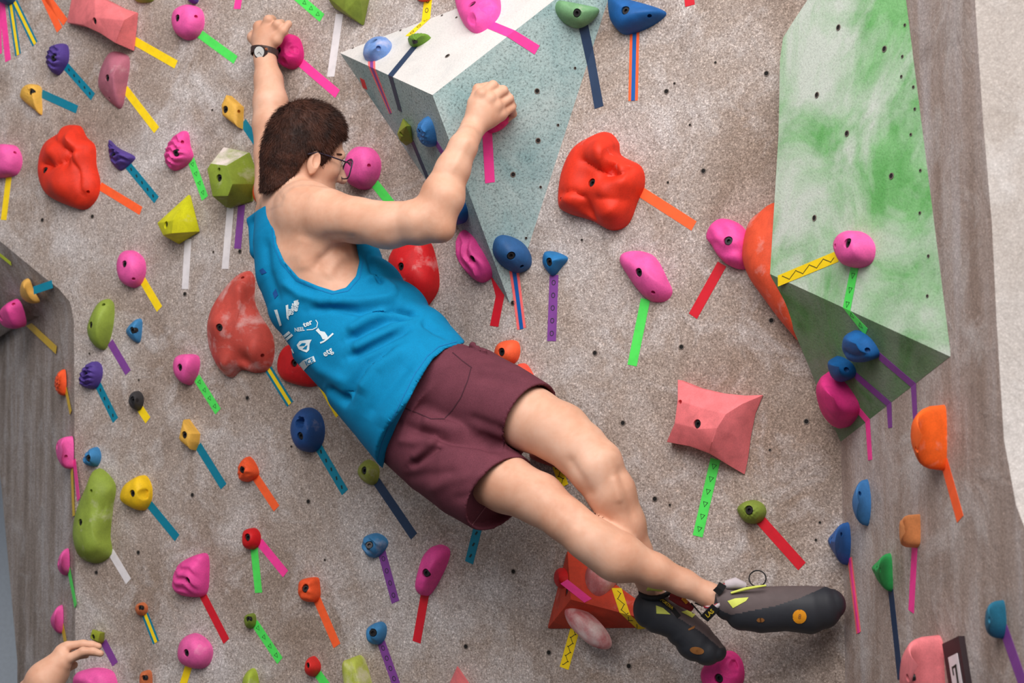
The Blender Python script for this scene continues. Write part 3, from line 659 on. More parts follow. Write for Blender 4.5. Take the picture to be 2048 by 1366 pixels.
tape('purple tape with drawn circles running off the bottom edge', 'purple', [(762, 1284), (800, 1390)], marks='circ')
hold('pink elongated hold left of the legs above a red tape', HOT, 'm', [(830, 1172), (838, 1140), (852, 1106), (874, 1089), (899, 1098), (896, 1124), (872, 1168), (852, 1191), (835, 1187)], .06, (856, 1140), p=2.4, bolts=[(851, 1146)], lobes=[(885, 1105, 14, -.008)])
tape('red tape below the elongated pink hold', 'red', [(850, 1188), (833, 1284)])
hold('dark blue round hold with two pockets below the shirt', NAVB, 'm', [(581, 866), (588, 834), (612, 815), (638, 826), (650, 855), (645, 886), (625, 904), (596, 898)], .07, (612, 858), p=2.2, dimples=[(604, 845, 12, .032)], bolts=[(600, 872)], K=18, dens=72, chalk=.15)
tape('teal dashed tape below the dark blue pocket hold', 'teal', [(636, 893), (690, 985)], marks='dot')
hold('olive wedge hold tucked under the hem of the shirt', (150, 158, 70), 'm', [(715, 944), (722, 928), (738, 919), (758, 934), (756, 962), (742, 970), (724, 960)], .042, (736, 942), p=1.7, bolts=[(727, 941)], chalk=.2)
tape('dark navy tape below the olive wedge hold', 'navy', [(751, 960), (828, 1073)])
tape('short teal dashed tape under the leg of the shorts', 'teal', [(962, 1030), (938, 1125)], marks='dot')
hold('bright red round hold behind the waist of the shirt', CRIM, 'm', [(554, 738), (560, 706), (580, 688), (612, 692), (645, 730), (650, 760), (622, 774), (585, 768), (564, 758)], .05, (600, 732), p=2.2, bolts=[(588, 726)], chalk=.2, lobes=[(620, 752, 40, -.008)])
tape('yellow tape end showing below the shirt', 'yellow', [(640, 762), (678, 830)])
hold('bright red teardrop hold under the right upper arm', CRIM, 'm', [(776, 530), (786, 500), (812, 480), (855, 480), (873, 520), (879, 572), (862, 604), (845, 613), (815, 594), (790, 560)], .07, (826, 540), p=2.2, bolts=[(801, 533)], chalk=.35, lobes=[(845, 520, 22, -.014), (825, 590, 18, -.01)], K=14)
tape('white tape end between the shirt and the red teardrop hold', 'white', [(800, 545), (793, 572)])
hold('pink round hold right in front of the climber\'s face', PINK, 'm', [(688, 345), (694, 312), (716, 294), (745, 298), (762, 322), (758, 354), (738, 377), (712, 378), (694, 366)], .06, (722, 336), p=2.4, screws=[(738, 331)], bolts=[(700, 325)])
tape('green tape below the pink hold in front of the face', 'green', [(742, 358), (800, 430)])
hold('magenta hold with oval scoops gripped by the watch hand', (222, 38, 128), 'm', [(551, 112), (556, 84), (576, 68), (598, 76), (608, 105), (603, 126), (584, 139), (560, 132)], .055, (578, 102), p=2.4, bolts=[(557, 101)], dimples=[(586, 98, 17, .010), (586, 98, 9, .010), (566, 124, 10, .014)], K=24, dens=96)
tape('pink tape slanting right from the magenta hold of the watch hand', 'pink', [(598, 122), (675, 188)])
hull('green faceted hold cut by the top edge above a white tape', OLIV, 'm', [(652, -8, .05), (690, 24, .05), (728, 53, .0), (742, -14, .0), (690, -24, .08), (735, -40, .02), (660, -30, 0), (668, 16, .01), (720, -8, .06)], bev=.003)
tape('white tape hanging from the green faceted hold at the top', 'white', [(679, 28), (661, 154)])
tape('green tape with drawn triangles at the top edge', 'green', [(588, -12), (644, 36)], marks='tri')
tape('pink tape scrap at the top edge left of the watch hand', 'pink', [(480, -20), (474, 18)])
hold('purple hold tip at the top edge above the round pink one', PURP, 'm', [(372, -8), (380, -18), (398, -16), (396, 4), (386, 8), (376, 2)], .03)
hold('olive hold edge showing at the top left edge', OLIV, 'm', [(266, -16), (290, -24), (312, -16), (306, 2), (286, 6), (270, 2)], .03)
tape('red tape scrap at the top edge right of the blue fin hold', 'red', [(1376, -22), (1380, 11)])
hold('red hold sliver at the top edge above the yellow tape', (210, 60, 50), 'm', [(830, -16), (846, -24), (866, -16), (862, 0), (846, 4), (834, 0)], .03)
# --- on the teal volume
tape('yellow tape with drawn waves curving onto the white top of the volume', 'yellow', [(857, -10, 'm'), (850, 28, 'm'), (816, 72, 'tt')], marks='circ', n_marks=5)
hold('chalky pale blue disc hold on the white top of the volume', (112, 150, 212), 'tt', [(726, 112), (732, 90), (752, 75), (775, 74), (784, 88), (774, 108), (750, 122), (732, 122)], .035, (752, 96), bolts=[(747, 82)], screws=[(757, 96, .007)], chalk=.45)
tape('pink tape with purple stripe running over the volume edge below the blue disc', 'coral', [(743, 119, 'tt'), (744, 137, 'tl'), (781, 227, 'tl')], inner='purple', width=.022)
hold('small green speckled hold on the white top of the volume', (104, 146, 44), 'tt', [(816, 80), (824, 70), (844, 66), (862, 70), (846, 86), (828, 95), (818, 90)], .03, (832, 80), bolts=[(828, 76, .008)], rough=.0015, K=12)
tape('dark purple tape bending over the edge of the teal volume', 'navy', [(829, 93, 'tt'), (780, 150, 'tl'), (800, 222, 'tl')])
o_ = hold('bright pink hold with carved scoops at the top of the volume', (248, 84, 172), 'tt', [(911, 10), (913, -22), (950, -40), (992, -26), (1002, 16), (986, 46), (952, 67), (926, 50)], .05, (950, 14), p=2.3, bolts=[(944, 8)], dimples=[(977, 10, 19, .014), (938, 38, 14, .014)], K=24, dens=96)
tape('pink tape crossing from the white top to the teal face of the volume', 'pink', [(974, 47, 'tt'), (1024, 70, 'tr'), (1074, 100, 'tr')])
hold('sage green half moon hold on the teal volume near the top edge', SAGE, 'tr', [(1111, 22), (1116, 2), (1140, 4), (1170, 10), (1198, 18), (1188, 40), (1158, 57), (1128, 46)], .045, (1152, 26), p=2.0, bolts=[(1155, 26)], chalk=.15)
tape('navy tape running from the sage hold off the teal volume', 'navy', [(1167, 52, 'tr'), (1181, 112, 'tr'), (1198, 215, 'm')])
hold('blue fin shaped hold at the top edge right of the teal volume', (22, 92, 160), 'm', [(1217, 25), (1220, -10), (1262, 0), (1318, 16), (1332, 30), (1296, 56), (1250, 70), (1226, 52)], .06, (1258, 28), p=2.0, bolts=[(1250, 20)], screws=[(1299, 32)])
tape('orange tape with a blue stripe hanging below the blue fin hold', 'orange', [(1269, 64), (1266, 201)], inner='blue')
hull('small olive faceted hold on the shaded left face of the teal volume', (146, 160, 50), 'tl', [(794, 268, .03), (800, 282, .03), (812, 252, .03), (806, 236, .0), (822, 252, 0), (826, 284, 0), (812, 292, .0), (800, 262, .032)], [(802, 268, .008)], bev=.002)
tape('navy tape below the small olive hold on the volume', 'navy', [(824, 282), (857, 362)], 'tl')
hold('crinkled blue hold on the shaded left face of the teal volume', (58, 124, 188), 'tl', [(833, 258), (838, 240), (852, 233), (866, 252), (874, 286), (862, 294), (842, 282)], .035, (848, 262), bolts=[(839, 265, .009)], ridge=(30, 16, .003), K=12)
tape('purple tape below the crinkled blue hold on the volume', 'purple', [(870, 283), (900, 330)], 'tl')
tape('small scrap of red tape on the shaded face of the teal volume', 'red', [(724, 158), (730, 178)], 'tl', width=.03)
hold('pink hold gripped by the right hand on the teal volume', (226, 34, 120), 'tr', [(966, 236), (980, 214), (1004, 210), (1022, 224), (1018, 244), (998, 262), (976, 264)], .035, (994, 236), ridge=(50, 14, .002))
tape('pink tape hanging below the right hand on the teal volume', 'pink', [(974, 258), (980, 366)], 'tr')
hold('blue hold peeking out behind the right elbow', (18, 86, 150), 'tl', [(896, 432), (906, 408), (924, 400), (936, 424), (932, 444), (914, 449)], .04)
hold('pink ridged hold at the foot of the teal volume above a red tape', HOT, 'm', [(911, 500), (918, 468), (940, 458), (966, 478), (990, 522), (992, 546), (964, 566), (938, 550), (918, 524)], .06, (945, 508), p=2.1, bolts=[(945, 518)], ridge=(20, 22, .0046), K=14)
tape('red tape bending at the foot of the teal volume', 'red', [(989, 548), (1000, 592), (988, 653)])
hold('dark blue wedge hold on the lower tip of the teal volume', (42, 92, 146), 'tr', [(986, 506), (990, 478), (1010, 470), (1044, 484), (1063, 512), (1062, 536), (1034, 546), (1004, 532)], .05, (1022, 508), p=1.7, bolts=[(1023, 512)], screws=[(1044, 533)])
tape('orange tape with a blue stripe below the dark blue wedge hold', 'coral', [(1028, 540, 'tr'), (1033, 570, 'tr'), (1043, 658, 'm')], inner='blue')
# --- centre right
hold('small blue triangular hold above a purple circled tape', (30, 112, 170), 'm', [(1085, 524), (1090, 504), (1112, 504), (1136, 516), (1124, 534), (1106, 552), (1092, 540)], .04, (1104, 522), p=1.7, bolts=[(1097, 524)])
tape('purple tape with drawn circles below the small blue triangular hold', 'purple', [(1108, 550), (1103, 682)], marks='circ')
hold('big red lobed hold between the teal and the green volume', RED, 'm', [(1116, 408), (1122, 350), (1146, 298), (1186, 272), (1216, 264), (1236, 284), (1242, 310), (1282, 332), (1290, 368), (1276, 402), (1256, 448), (1222, 461), (1182, 442), (1130, 426)], .075, (1196, 362), p=2.3, bolts=[(1183, 365)], screws=[(1121, 398)], chalk=.12,
     lobes=[(1214, 300, 34, .03), (1262, 358, 34, .024), (1232, 432, 30, .018), (1140, 400, 30, .014), (1176, 352, 22, -.012), (1228, 345, 14, -.02), (1170, 420, 18, -.012), (1212, 385, 20, .008)], creases=[([(1168, 322), (1192, 336), (1214, 348), (1246, 350), (1262, 330)], .020, 9), ([(1122, 384), (1150, 384), (1172, 396), (1180, 440)], .016, 9), ([(1200, 398), (1236, 400), (1270, 396)], .010, 9), ([(1236, 300), (1226, 330), (1214, 348)], .014, 8)], K=24, dens=110)
tape('orange tape slanting right from the red lobed hold beside the volumes', 'orange', [(1282, 384), (1388, 452)])
hold('pink angular diamond hold above a plain green tape', PINK, 'm', [(1240, 524), (1246, 506), (1280, 502), (1312, 516), (1336, 560), (1345, 585), (1330, 603), (1300, 602), (1276, 580), (1256, 552)], .06, (1292, 546), p=1.6, bolts=[(1277, 545)], screws=[(1306, 585)])
tape('plain green tape below the pink diamond hold', 'green', [(1291, 598), (1264, 731)])
hold('pink cracked hold beside the orange one at the green volume', HOT, 'm', [(1412, 474), (1424, 448), (1448, 437), (1484, 452), (1504, 490), (1494, 536), (1462, 534), (1438, 514), (1424, 492)], .055, (1460, 484), p=2.3, bolts=[(1456, 481)], ridge=(65, 32, .0025), K=12)
tape('red tape slanting left from the cracked pink hold', 'red', [(1444, 528), (1386, 632)])
hold('large orange red hold half hidden behind the green volume', (228, 84, 50), 'm', [(1484, 510), (1496, 450), (1520, 424), (1560, 404), (1610, 450), (1625, 560), (1620, 690), (1578, 660), (1530, 600), (1498, 556)], .10, (1556, 540), p=2.2, chalk=.35)
hold('small orange hold just above the shorts', (248, 98, 56), 'm', [(988, 708), (996, 688), (1018, 680), (1036, 684), (1041, 702), (1034, 722), (1014, 732), (996, 722)], .04, (1008, 704), bolts=[(1002, 704)])
hold('orange red hold tip showing behind the shorts', (240, 84, 62), 'm', [(1026, 742), (1040, 727), (1056, 732), (1070, 760), (1050, 772), (1030, 764)], .04)
patch('salmon concave square hold above a green triangle tape at right', SALM, 'm',
    [(1355, 759, .03), (1392, 775, .045), (1440, 786, .045), (1490, 791, .025), (1526, 790, .004), (1484, 808, .055), (1452, 828, .085), (1434, 856, .095), (1424, 884, .09), (1418, 907, .06), (1380, 893, .045), (1333, 884, .03), (1349, 846, .055), (1355, 800, .055), (1400, 815, .075), (1396, 858, .082), (1512, 826, .002), (1503, 870, .002), (1497, 915, .002), (1490, 950, .002), (1456, 930, .025), (1470, 870, .05)],
    [(0, 13, 14, 1), (1, 14, 2), (2, 14, 6, 5), (2, 5, 3), (3, 5, 4), (13, 12, 15, 14), (14, 15, 7, 6), (12, 11, 10, 15), (15, 10, 8, 7), (10, 9, 8), (4, 5, 16), (5, 6, 21, 16), (6, 7, 21), (7, 8, 21), (8, 9, 20, 21), (16, 21, 17), (21, 18, 17), (21, 20, 19, 18)], [(1394, 848)], [(1360, 804)], .005)
tape('green tape with drawn triangles below the salmon square hold', 'green', [(1431, 918), (1395, 1073)], marks='tri')
hold('olive pebbled teardrop hold above a red tape', (128, 148, 58), 'm', [(1474, 1018), (1488, 1004), (1508, 1000), (1526, 1008), (1533, 1024), (1524, 1042), (1504, 1048), (1486, 1040)], .045, (1500, 1020), bolts=[(1496, 1020)], rough=.0016, K=14)
tape('red tape slanting right from the olive teardrop hold', 'red', [(1519, 1038), (1604, 1133)])
hold('magenta scooped hold under the toe of the lower shoe', (230, 56, 140), 'm', [(1402, 1356), (1408, 1330), (1432, 1308), (1462, 1302), (1484, 1322), (1488, 1360), (1466, 1392), (1424, 1394)], .06, (1446, 1346), p=2.4, bolts=[(1437, 1357)], dimples=[(1464, 1332, 20, .012), (1466, 1330, 10, .012)], K=24, dens=96)
# --- red corner volume under the legs
vA, vT, vL, vQ = M(1141, 1199, .12), M(1134, 1098), M(1093, 1259), M(1312, 1257)
SURF['v2'] = P3(vA, vL, vQ); vB = SURF['v2'].at(1292, 1239); SURF['v1'] = P3(vA, vB, vT); SURF['v3'] = P3(vA, vT, vL)
def meet(pl, P, px):
    d = pl.n.cross(NM).normalized(); q = [P+d*(k*.01) for k in range(-60, 61)]; return min(q, key=lambda x: abs(proj(x)[0]-px))
hull('brick red wedge volume under the crossed legs', (206, 66, 40), 'm', [vA, vB, vT, vL, meet(SURF['v1'], vT, 1330), vQ], [(1133, 1184, .011)], chalk=.12, bev=.006, name='climbing_volume', cat='climbing volume', group='moulded corner volumes')
tape('pink tape on the upper face of the brick red volume', 'pink', [(1128, 1163), (1176, 1201)], 'v1')
tape('yellow tape with a drawn squiggle across the brick red volume', 'yellow', [(1233, 1176, 'v1'), (1250, 1228, 'v2'), (1284, 1258, 'v2')], marks='zig')
hold('chalky dusky pink drip shaped hold on the brick red volume', (206, 120, 120), 'v1', [(1170, 1150), (1180, 1126), (1210, 1118), (1240, 1140), (1238, 1160), (1212, 1186), (1194, 1192), (1176, 1176)], .035, (1200, 1156), chalk=.6)
hold('small red hold on the left edge of the brick red volume', CRIM, 'v3', [(1108, 1160), (1112, 1142), (1126, 1136), (1136, 1150), (1132, 1172), (1116, 1176)], .025, (1118, 1156))
SURF['vz'] = Plane(MAIN.p+NM*.07, NM)
hold('chalky pink lozenge hold hanging below the brick red volume', (212, 118, 120), 'vz', [(1130, 1218), (1150, 1213), (1184, 1230), (1214, 1262), (1224, 1288), (1212, 1299), (1182, 1290), (1150, 1262), (1134, 1240)], .04, (1174, 1254), p=2.0, chalk=1.0)
tape('yellow tape with a drawn squiggle below the chalky pink lozenge hold', 'yellow', [(1150, 1258), (1128, 1337)], marks='zig')
tape('yellow tape glimpsed between the two legs', 'yellow', [(1104, 905), (1128, 972)], marks='zig')
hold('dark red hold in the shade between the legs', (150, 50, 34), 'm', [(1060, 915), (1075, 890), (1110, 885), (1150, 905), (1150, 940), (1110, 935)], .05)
# --- green volume and the side wall
hold('pink egg hold with two tapes on the front of the green volume', PINK, 'gf', [(1666, 496), (1676, 472), (1702, 461), (1734, 470), (1751, 494), (1744, 524), (1716, 536), (1684, 530)], .05, (1702, 494), p=2.3, bolts=[(1694, 486)], screws=[(1670, 492)])
tape('yellow tape with a drawn squiggle on the green volume', 'yellow', [(1676, 512), (1556, 562)], 'gf', marks='zig')
tape('green tape with drawn triangles folding under the green volume', 'green', [(1709, 534, 'gf'), (1694, 616, 'gf'), (1732, 664, 'gb')], marks='tri', n_marks=5)
hold('upper dark blue stepped hold under the green volume', (20, 92, 158), 'gb', [(1684, 690), (1690, 664), (1712, 662), (1742, 682), (1760, 712), (1738, 724), (1706, 722), (1692, 708)], .045, (1712, 688), p=2.4, screws=[(1735, 700, .006)], creases=[([(1690, 704), (1712, 712), (1744, 706)], .008, 5)], K=14)
tape('dark purple tape from the upper blue hold under the green volume', 'purple', [(1758, 712, 'gb'), (1828, 776, 'r'), (1830, 838, 'r')], width=.02)
hold('lower dark blue hold under the green volume', (10, 88, 150), 'gb', [(1656, 724), (1660, 712), (1684, 717), (1706, 732), (1712, 752), (1690, 764), (1668, 752)], .045, (1678, 734), p=2.3, screws=[(1693, 739, .006)])
tape('dark purple tape from the lower blue hold under the green volume', 'purple', [(1710, 750, 'gb'), (1779, 814, 'r'), (1780, 856, 'r')], width=.02)
hold('large magenta hold at the lower tip of the green volume', (222, 50, 130), 'gb', [(1632, 770), (1640, 748), (1656, 744), (1690, 770), (1720, 815), (1706, 846), (1684, 857), (1656, 836), (1640, 806)], .06, (1668, 796), p=2.0)
tape('pink tape from the magenta hold running onto the side wall', 'pink', [(1716, 820, 'gb'), (1736, 846, 'r'), (1740, 920, 'r')], width=.022)
hold('pale blue oval hold on the side wall below the green volume', (60, 122, 182), 'r', [(1705, 1008), (1712, 980), (1730, 958), (1741, 990), (1741, 1025), (1732, 1052), (1714, 1036)], .045, (1718, 1004), p=1.8, screws=[(1720, 987)])
hold('blue pointed hold on the side wall just above the toe of the shoe', (44, 100, 172), 'r', [(1656, 1082), (1672, 1062), (1695, 1045), (1702, 1085), (1694, 1130), (1676, 1112)], .075, (1670, 1084), cone=.6, screws=[(1683, 1069)], bolts=[(1661, 1080, .008)])
tape('thin pink tape below the blue pointed hold on the side wall', 'coral', [(1699, 1116), (1717, 1266)], 'r', inner='pink')
hold('green triangular hold on the side wall', (46, 162, 84), 'r', [(1744, 1134), (1760, 1120), (1780, 1107), (1785, 1145), (1784, 1183), (1764, 1168), (1752, 1150)], .06, (1756, 1140), cone=.6, screws=[(1752, 1137, .006)])
tape('long thin navy tape below the green triangular hold', 'navy', [(1781, 1180), (1800, 1358)], 'r')
hold('tan block hold on the side wall above a thin pink tape', (222, 142, 86), 'r', [(1803, 1066), (1806, 1040), (1822, 1034), (1838, 1031), (1841, 1078), (1832, 1092), (1812, 1094)], .05, (1814, 1060), p=2.8, screws=[(1811, 1058, .006)])
tape('thin pink tape below the tan block hold', 'pink', [(1829, 1092), (1822, 1223)], 'r')
hold('big orange hold with a pale chalked top on the side wall', (255, 106, 32), 'r', [(1826, 868), (1834, 838), (1856, 818), (1886, 812), (1894, 860), (1891, 926), (1874, 941), (1846, 914), (1832, 894)], .085, (1846, 872), p=2.2, screws=[(1836, 902, .005)], chalk=.25)
tape('orange tape below the big orange hold on the side wall', 'orange', [(1888, 924), (1920, 1038)], 'r', width=.03)
hold('large salmon hold at the bottom beside the black framed sign', (240, 132, 138), 'r', [(1803, 1372), (1812, 1316), (1838, 1284), (1862, 1270), (1880, 1284), (1886, 1330), (1886, 1410), (1820, 1412)], .10, (1836, 1330), p=2.2, bolts=[(1815, 1356, .008)])
hold('teal blue knob hold at the lower right edge', (34, 110, 140), 'r', [(1972, 1248), (1978, 1216), (1996, 1200), (2008, 1212), (2013, 1250), (2002, 1276), (1982, 1272)], .05, (1986, 1238), screws=[(1979, 1240, .006)])
tape('purple tape below the teal blue knob hold', 'purple', [(2007, 1258), (2050, 1380)], 'r', width=.03)
flush_booleans()
# framed sign on the side wall
def rp(x, y, d=0.0): return RIGHT.at(x, y, d)
sg = empty('framed_sign', rp(1918, 1400)); tag(sg, 'narrow black framed sign with a white sheet on the side wall', 'sign')
outer = [(1884, 1288), (1917, 1272), (1950, 1480), (1921, 1520)]
prism('board', [rp(*q, .012) for q in outer], RIGHT.n, .012, plain('black_board', (48, 34, 38), .5), sg)
prism('paper_sheet', [rp(*q, .0135) for q in [(1896, 1315), (1914, 1306), (1941, 1466), (1924, 1490)]], RIGHT.n, .001, plain('white_paper', (226, 216, 220), .7), sg)
for k, q in enumerate([[(1905, 1333), (1912, 1328), (1913, 1332), (1906, 1337)], [(1909, 1330), (1912, 1328), (1921, 1390), (1918, 1394)], [(1903, 1334), (1905, 1333), (1908, 1350), (1906, 1351)]]):
    prism('printed_line', [rp(*x, .0142) for x in q], RIGHT.n, .0004, M_INK, sg)
# ------------------------------------------------------------------ implicit-surface modelling for the figures
def pw(P): return np.array(P, float)
cz = lambda P: float((Vector(P)-CAM).dot(FWD))
def at_depth(px, py, z): return CAM + ray(px, py)*z
def smin(a, b, k):
    if k <= 0: return np.minimum(a, b)
    h = np.clip(.5+.5*(b-a)/k, 0, 1); return b*(1-h)+a*h-k*h*(1-h)
class Cone:                                   # tapered capsule
    def __init__(s, a, b, ra, rb, k=.015, sub=False):
        s.a, s.b, s.ra, s.rb, s.k, s.sub = pw(a), pw(b), ra, rb, k, sub
        r = max(ra, rb); s.lo = np.minimum(s.a, s.b)-r; s.hi = np.maximum(s.a, s.b)+r
    def f(s, X, Y, Z):
        d = s.b-s.a; L = max(d@d, 1e-12); x, y, z = X-s.a[0], Y-s.a[1], Z-s.a[2]
        t = np.clip((x*d[0]+y*d[1]+z*d[2])/L, 0, 1)
        return np.sqrt((x-t*d[0])**2+(y-t*d[1])**2+(z-t*d[2])**2)-(s.ra+(s.rb-s.ra)*t)
class Ell:                                    # oriented ellipsoid
    def __init__(s, c, ax, r, k=.015, sub=False):
        s.c, s.ax, s.r, s.k, s.sub = pw(c), np.array([pw(a) for a in ax]), np.array(r), k, sub
        m = max(r); s.lo = s.c-m; s.hi = s.c+m
    def f(s, X, Y, Z):
        q = [X-s.c[0], Y-s.c[1], Z-s.c[2]]; a = 0; b = 0
        for i in range(3):
            l = (q[0]*s.ax[i][0]+q[1]*s.ax[i][1]+q[2]*s.ax[i][2])/s.r[i]; a = a+l*l; b = b+(l/s.r[i])**2
        k0 = np.sqrt(a); k1 = np.sqrt(b)+1e-9
        return k0*(k0-1)/k1
class Loft:                                   # elliptical sections along a spine, flat ends
    def __init__(s, st, k=.02, grow=0.0, caps=(True, True), sub=False):
        """st: list of (centre, xvec half axis, half depth b)"""
        s.k = k; s.sub = sub; s.C = [pw(q[0]) for q in st]; s.caps = caps; n = len(st); s.X = []; s.Y = []; s.A = []; s.B = []
        for i, (c, xv, b) in enumerate(st):
            t = s.C[min(n-1, i+1)]-s.C[max(0, i-1)]; t = t/np.linalg.norm(t); xv = pw(xv); a = np.linalg.norm(xv)
            y = np.cross(t, xv); y /= np.linalg.norm(y); x = xv/a
            s.X.append(x); s.Y.append(y); s.A.append(a+grow); s.B.append(b+grow)
        m = max(max(s.A), max(s.B)); C = np.array(s.C); s.lo = C.min(0)-m; s.hi = C.max(0)+m
    def f(s, X, Y, Z):
        out = None; n = len(s.C)
        for i in range(n-1):
            c0, c1 = s.C[i], s.C[i+1]; d = c1-c0; L = d@d
            xm = s.X[i]+s.X[i+1]; ym = np.cross(d, xm); g = np.cross(xm, ym); g = g/(d@g)
            t0 = (X-c0[0])*g[0]+(Y-c0[1])*g[1]+(Z-c0[2])*g[2]; t = np.clip(t0, 0, 1)
            qx, qy, qz = X-(c0[0]+t*d[0]), Y-(c0[1]+t*d[1]), Z-(c0[2]+t*d[2])
            ax = [s.X[i][j]*(1-t)+s.X[i+1][j]*t for j in range(3)]; ay = [s.Y[i][j]*(1-t)+s.Y[i+1][j]*t for j in range(3)]
            a = s.A[i]*(1-t)+s.A[i+1]*t; b = s.B[i]*(1-t)+s.B[i+1]*t
            u = (qx*ax[0]+qy*ax[1]+qz*ax[2])/a; v = (qx*ay[0]+qy*ay[1]+qz*ay[2])/b; ll = math.sqrt(L)
            w = np.zeros_like(t0)
            if i > 0: w = np.where(t0 < 0, -t0*ll, w)
            if i < n-2: w = np.where(t0 > 1, (t0-1)*ll, w)
            mm = np.minimum(a, b); k0 = np.sqrt(u*u+v*v+(w/mm)**2); k1 = np.sqrt((u/a)**2+(v/b)**2+(w/mm/mm)**2)+1e-6
            dd = np.where(k0 < .25, (k0-1)*mm, k0*(k0-1)/k1)
            if i == 0: dd = np.maximum(dd, -t0*ll)
            if i == n-2: dd = np.maximum(dd, (t0-1)*ll)
            out = dd if out is None else np.minimum(out, dd)
        return out
class Fn:                                     # any function, intersected or subtracted
    def __init__(s, f, lo, hi, mode, k=0.0): s.g, s.lo, s.hi, s.mode, s.k = f, pw(lo), pw(hi), mode, k
def chain(pts, k=.015):
    """pts: (point, radius)"""
    return [Cone(pts[i][0], pts[i+1][0], pts[i][1], pts[i+1][1], k) for i in range(len(pts)-1)]
def grid_mesh(prims, lo, hi, h):
    """surface nets of the blended field inside a box on a shared lattice"""
    i0 = np.floor(pw(lo)/h).astype(int); i1 = np.ceil(pw(hi)/h).astype(int); N = i1-i0+1
    ax = [((np.arange(N[k])+i0[k])*h).astype(np.float32) for k in range(3)]
    D = np.full(tuple(N), .5, np.float32)
    for p in prims:
        mg = .03+getattr(p, 'k', 0)
        if isinstance(p, Fn) and p.mode == 'and': a = np.zeros(3, int); b = N
        else:
            a = np.clip(np.floor((p.lo-mg)/h).astype(int)-i0, 0, N); b = np.clip(np.ceil((p.hi+mg)/h).astype(int)-i0+1, 0, N)
        if (b <= a).any(): continue
        sl = tuple(slice(a[k], b[k]) for k in range(3))
        X, Y, Z = ax[0][sl[0]][:, None, None], ax[1][sl[1]][None, :, None], ax[2][sl[2]][None, None, :]
        if isinstance(p, Fn):
            v = p.g(X, Y, Z)
            D[sl] = np.maximum(D[sl], v) if p.mode == 'and' else np.maximum(D[sl], -v)
        elif p.sub: D[sl] = -smin(-D[sl], p.f(X, Y, Z), p.k)
        else: D[sl] = smin(D[sl], p.f(X, Y, Z), p.k)
    S = D < 0
    c = np.zeros(tuple(N-1), np.uint8)
    for dx in (0, 1):
        for dy in (0, 1):
            for dz in (0, 1): c += S[dx:N[0]-1+dx, dy:N[1]-1+dy, dz:N[2]-1+dz]
    act = np.argwhere((c > 0) & (c < 8))
    idx = np.full(tuple(N-1), -1, np.int32); idx[tuple(act.T)] = np.arange(len(act))
    pos = np.zeros((len(act), 3)); cnt = np.zeros(len(act))
    E = []
    for a in range(3):
        o1, o2 = [k for k in range(3) if k != a]
        for p in (0, 1):
            for q in (0, 1):
                s = np.zeros(3, int); s[o1] = p; s[o2] = q; e = s.copy(); e[a] = 1; E.append((s, e))
    for s, e in E:
        A = act+s; B = act+e; da, db = D[tuple(A.T)], D[tuple(B.T)]; m = (da < 0) != (db < 0)
        t = np.where(m, da/(da-db+1e-12), 0); pos += np.where(m[:, None], s+(e-s)*t[:, None], 0); cnt += m
    V = (act+pos/cnt[:, None]+i0)*h
    Fs = []
    for a in range(3):
        o1, o2 = (a+1) % 3, (a+2) % 3
        sa = [slice(None)]*3; sb = [slice(None)]*3; sa[a] = slice(0, -1); sb[a] = slice(1, None)
        ch = S[tuple(sa)] != S[tuple(sb)]; w = np.argwhere(ch)
        w = w[(w[:, o1] > 0) & (w[:, o2] > 0) & (w[:, o1] < N[o1]-1) & (w[:, o2] < N[o2]-1)]
        ins = S[tuple(w.T)]
        q = []
        for p1, p2 in ((-1, -1), (0, -1), (0, 0), (-1, 0)):
            t = w.copy(); t[:, o1] += p1; t[:, o2] += p2; q.append(idx[tuple(t.T)])
        q = np.stack(q, 1); q[~ins] = q[~ins][:, ::-1]; Fs.append(q)
    Fq = np.vstack(Fs); Fq = Fq[(Fq >= 0).all(1)]
    return V, Fq
def relax(V, Fq, it=3, lam=.5):
    n = len(V); ed = np.vstack([Fq[:, [0, 1]], Fq[:, [1, 2]], Fq[:, [2, 3]], Fq[:, [3, 0]]])
    fixed = np.zeros(n)
    for _ in range(it):
        for l in (lam, -lam*.98):
            s = np.zeros((n, 3)); c = np.zeros(n)
            for k in range(3): s[:, k] = np.bincount(ed[:, 0], V[ed[:, 1], k], n)+np.bincount(ed[:, 1], V[ed[:, 0], k], n)
            c = np.bincount(ed[:, 0], minlength=n)+np.bincount(ed[:, 1], minlength=n)
            V = V+l*(s/np.maximum(c, 1)[:, None]-V)
    return V
def normals(V, Fq):
    a = np.cross(V[Fq[:, 2]]-V[Fq[:, 0]], V[Fq[:, 3]]-V[Fq[:, 1]]); n = np.zeros_like(V)
    for k in range(4): 
        for j in range(3): n[:, j] += np.bincount(Fq[:, k], a[:, j], len(V))
    return n/(np.linalg.norm(n, axis=1)[:, None]+1e-12)
def np_obj(name, V, Fq, mat, parent, smooth=4.0, origin=None):
    me = bpy.data.meshes.new(name); me.vertices.add(len(V)); me.vertices.foreach_set('co', np.ascontiguousarray(V, np.float32).ravel())
    me.loops.add(Fq.size); me.polygons.add(len(Fq)); me.loops.foreach_set('vertex_index', Fq.ravel().astype(np.int32))
    me.polygons.foreach_set('loop_start', np.arange(0, Fq.size, 4, dtype=np.int32)); me.update(calc_edges=True); me.validate()
    return link(name, me, mat, parent, smooth)
def merge(parts):
    V, Fq, o = [], [], 0
    for v, f in parts: V.append(v); Fq.append(f+o); o += len(v)
    return np.vstack(V), np.vstack(Fq)
def outside(V, Fq, boxes):
    keep = np.ones(len(Fq), bool)
    for lo, hi in boxes:
        ins = ((V > pw(lo)) & (V < pw(hi))).all(1); keep &= ~ins[Fq].all(1)
    return Fq[keep]
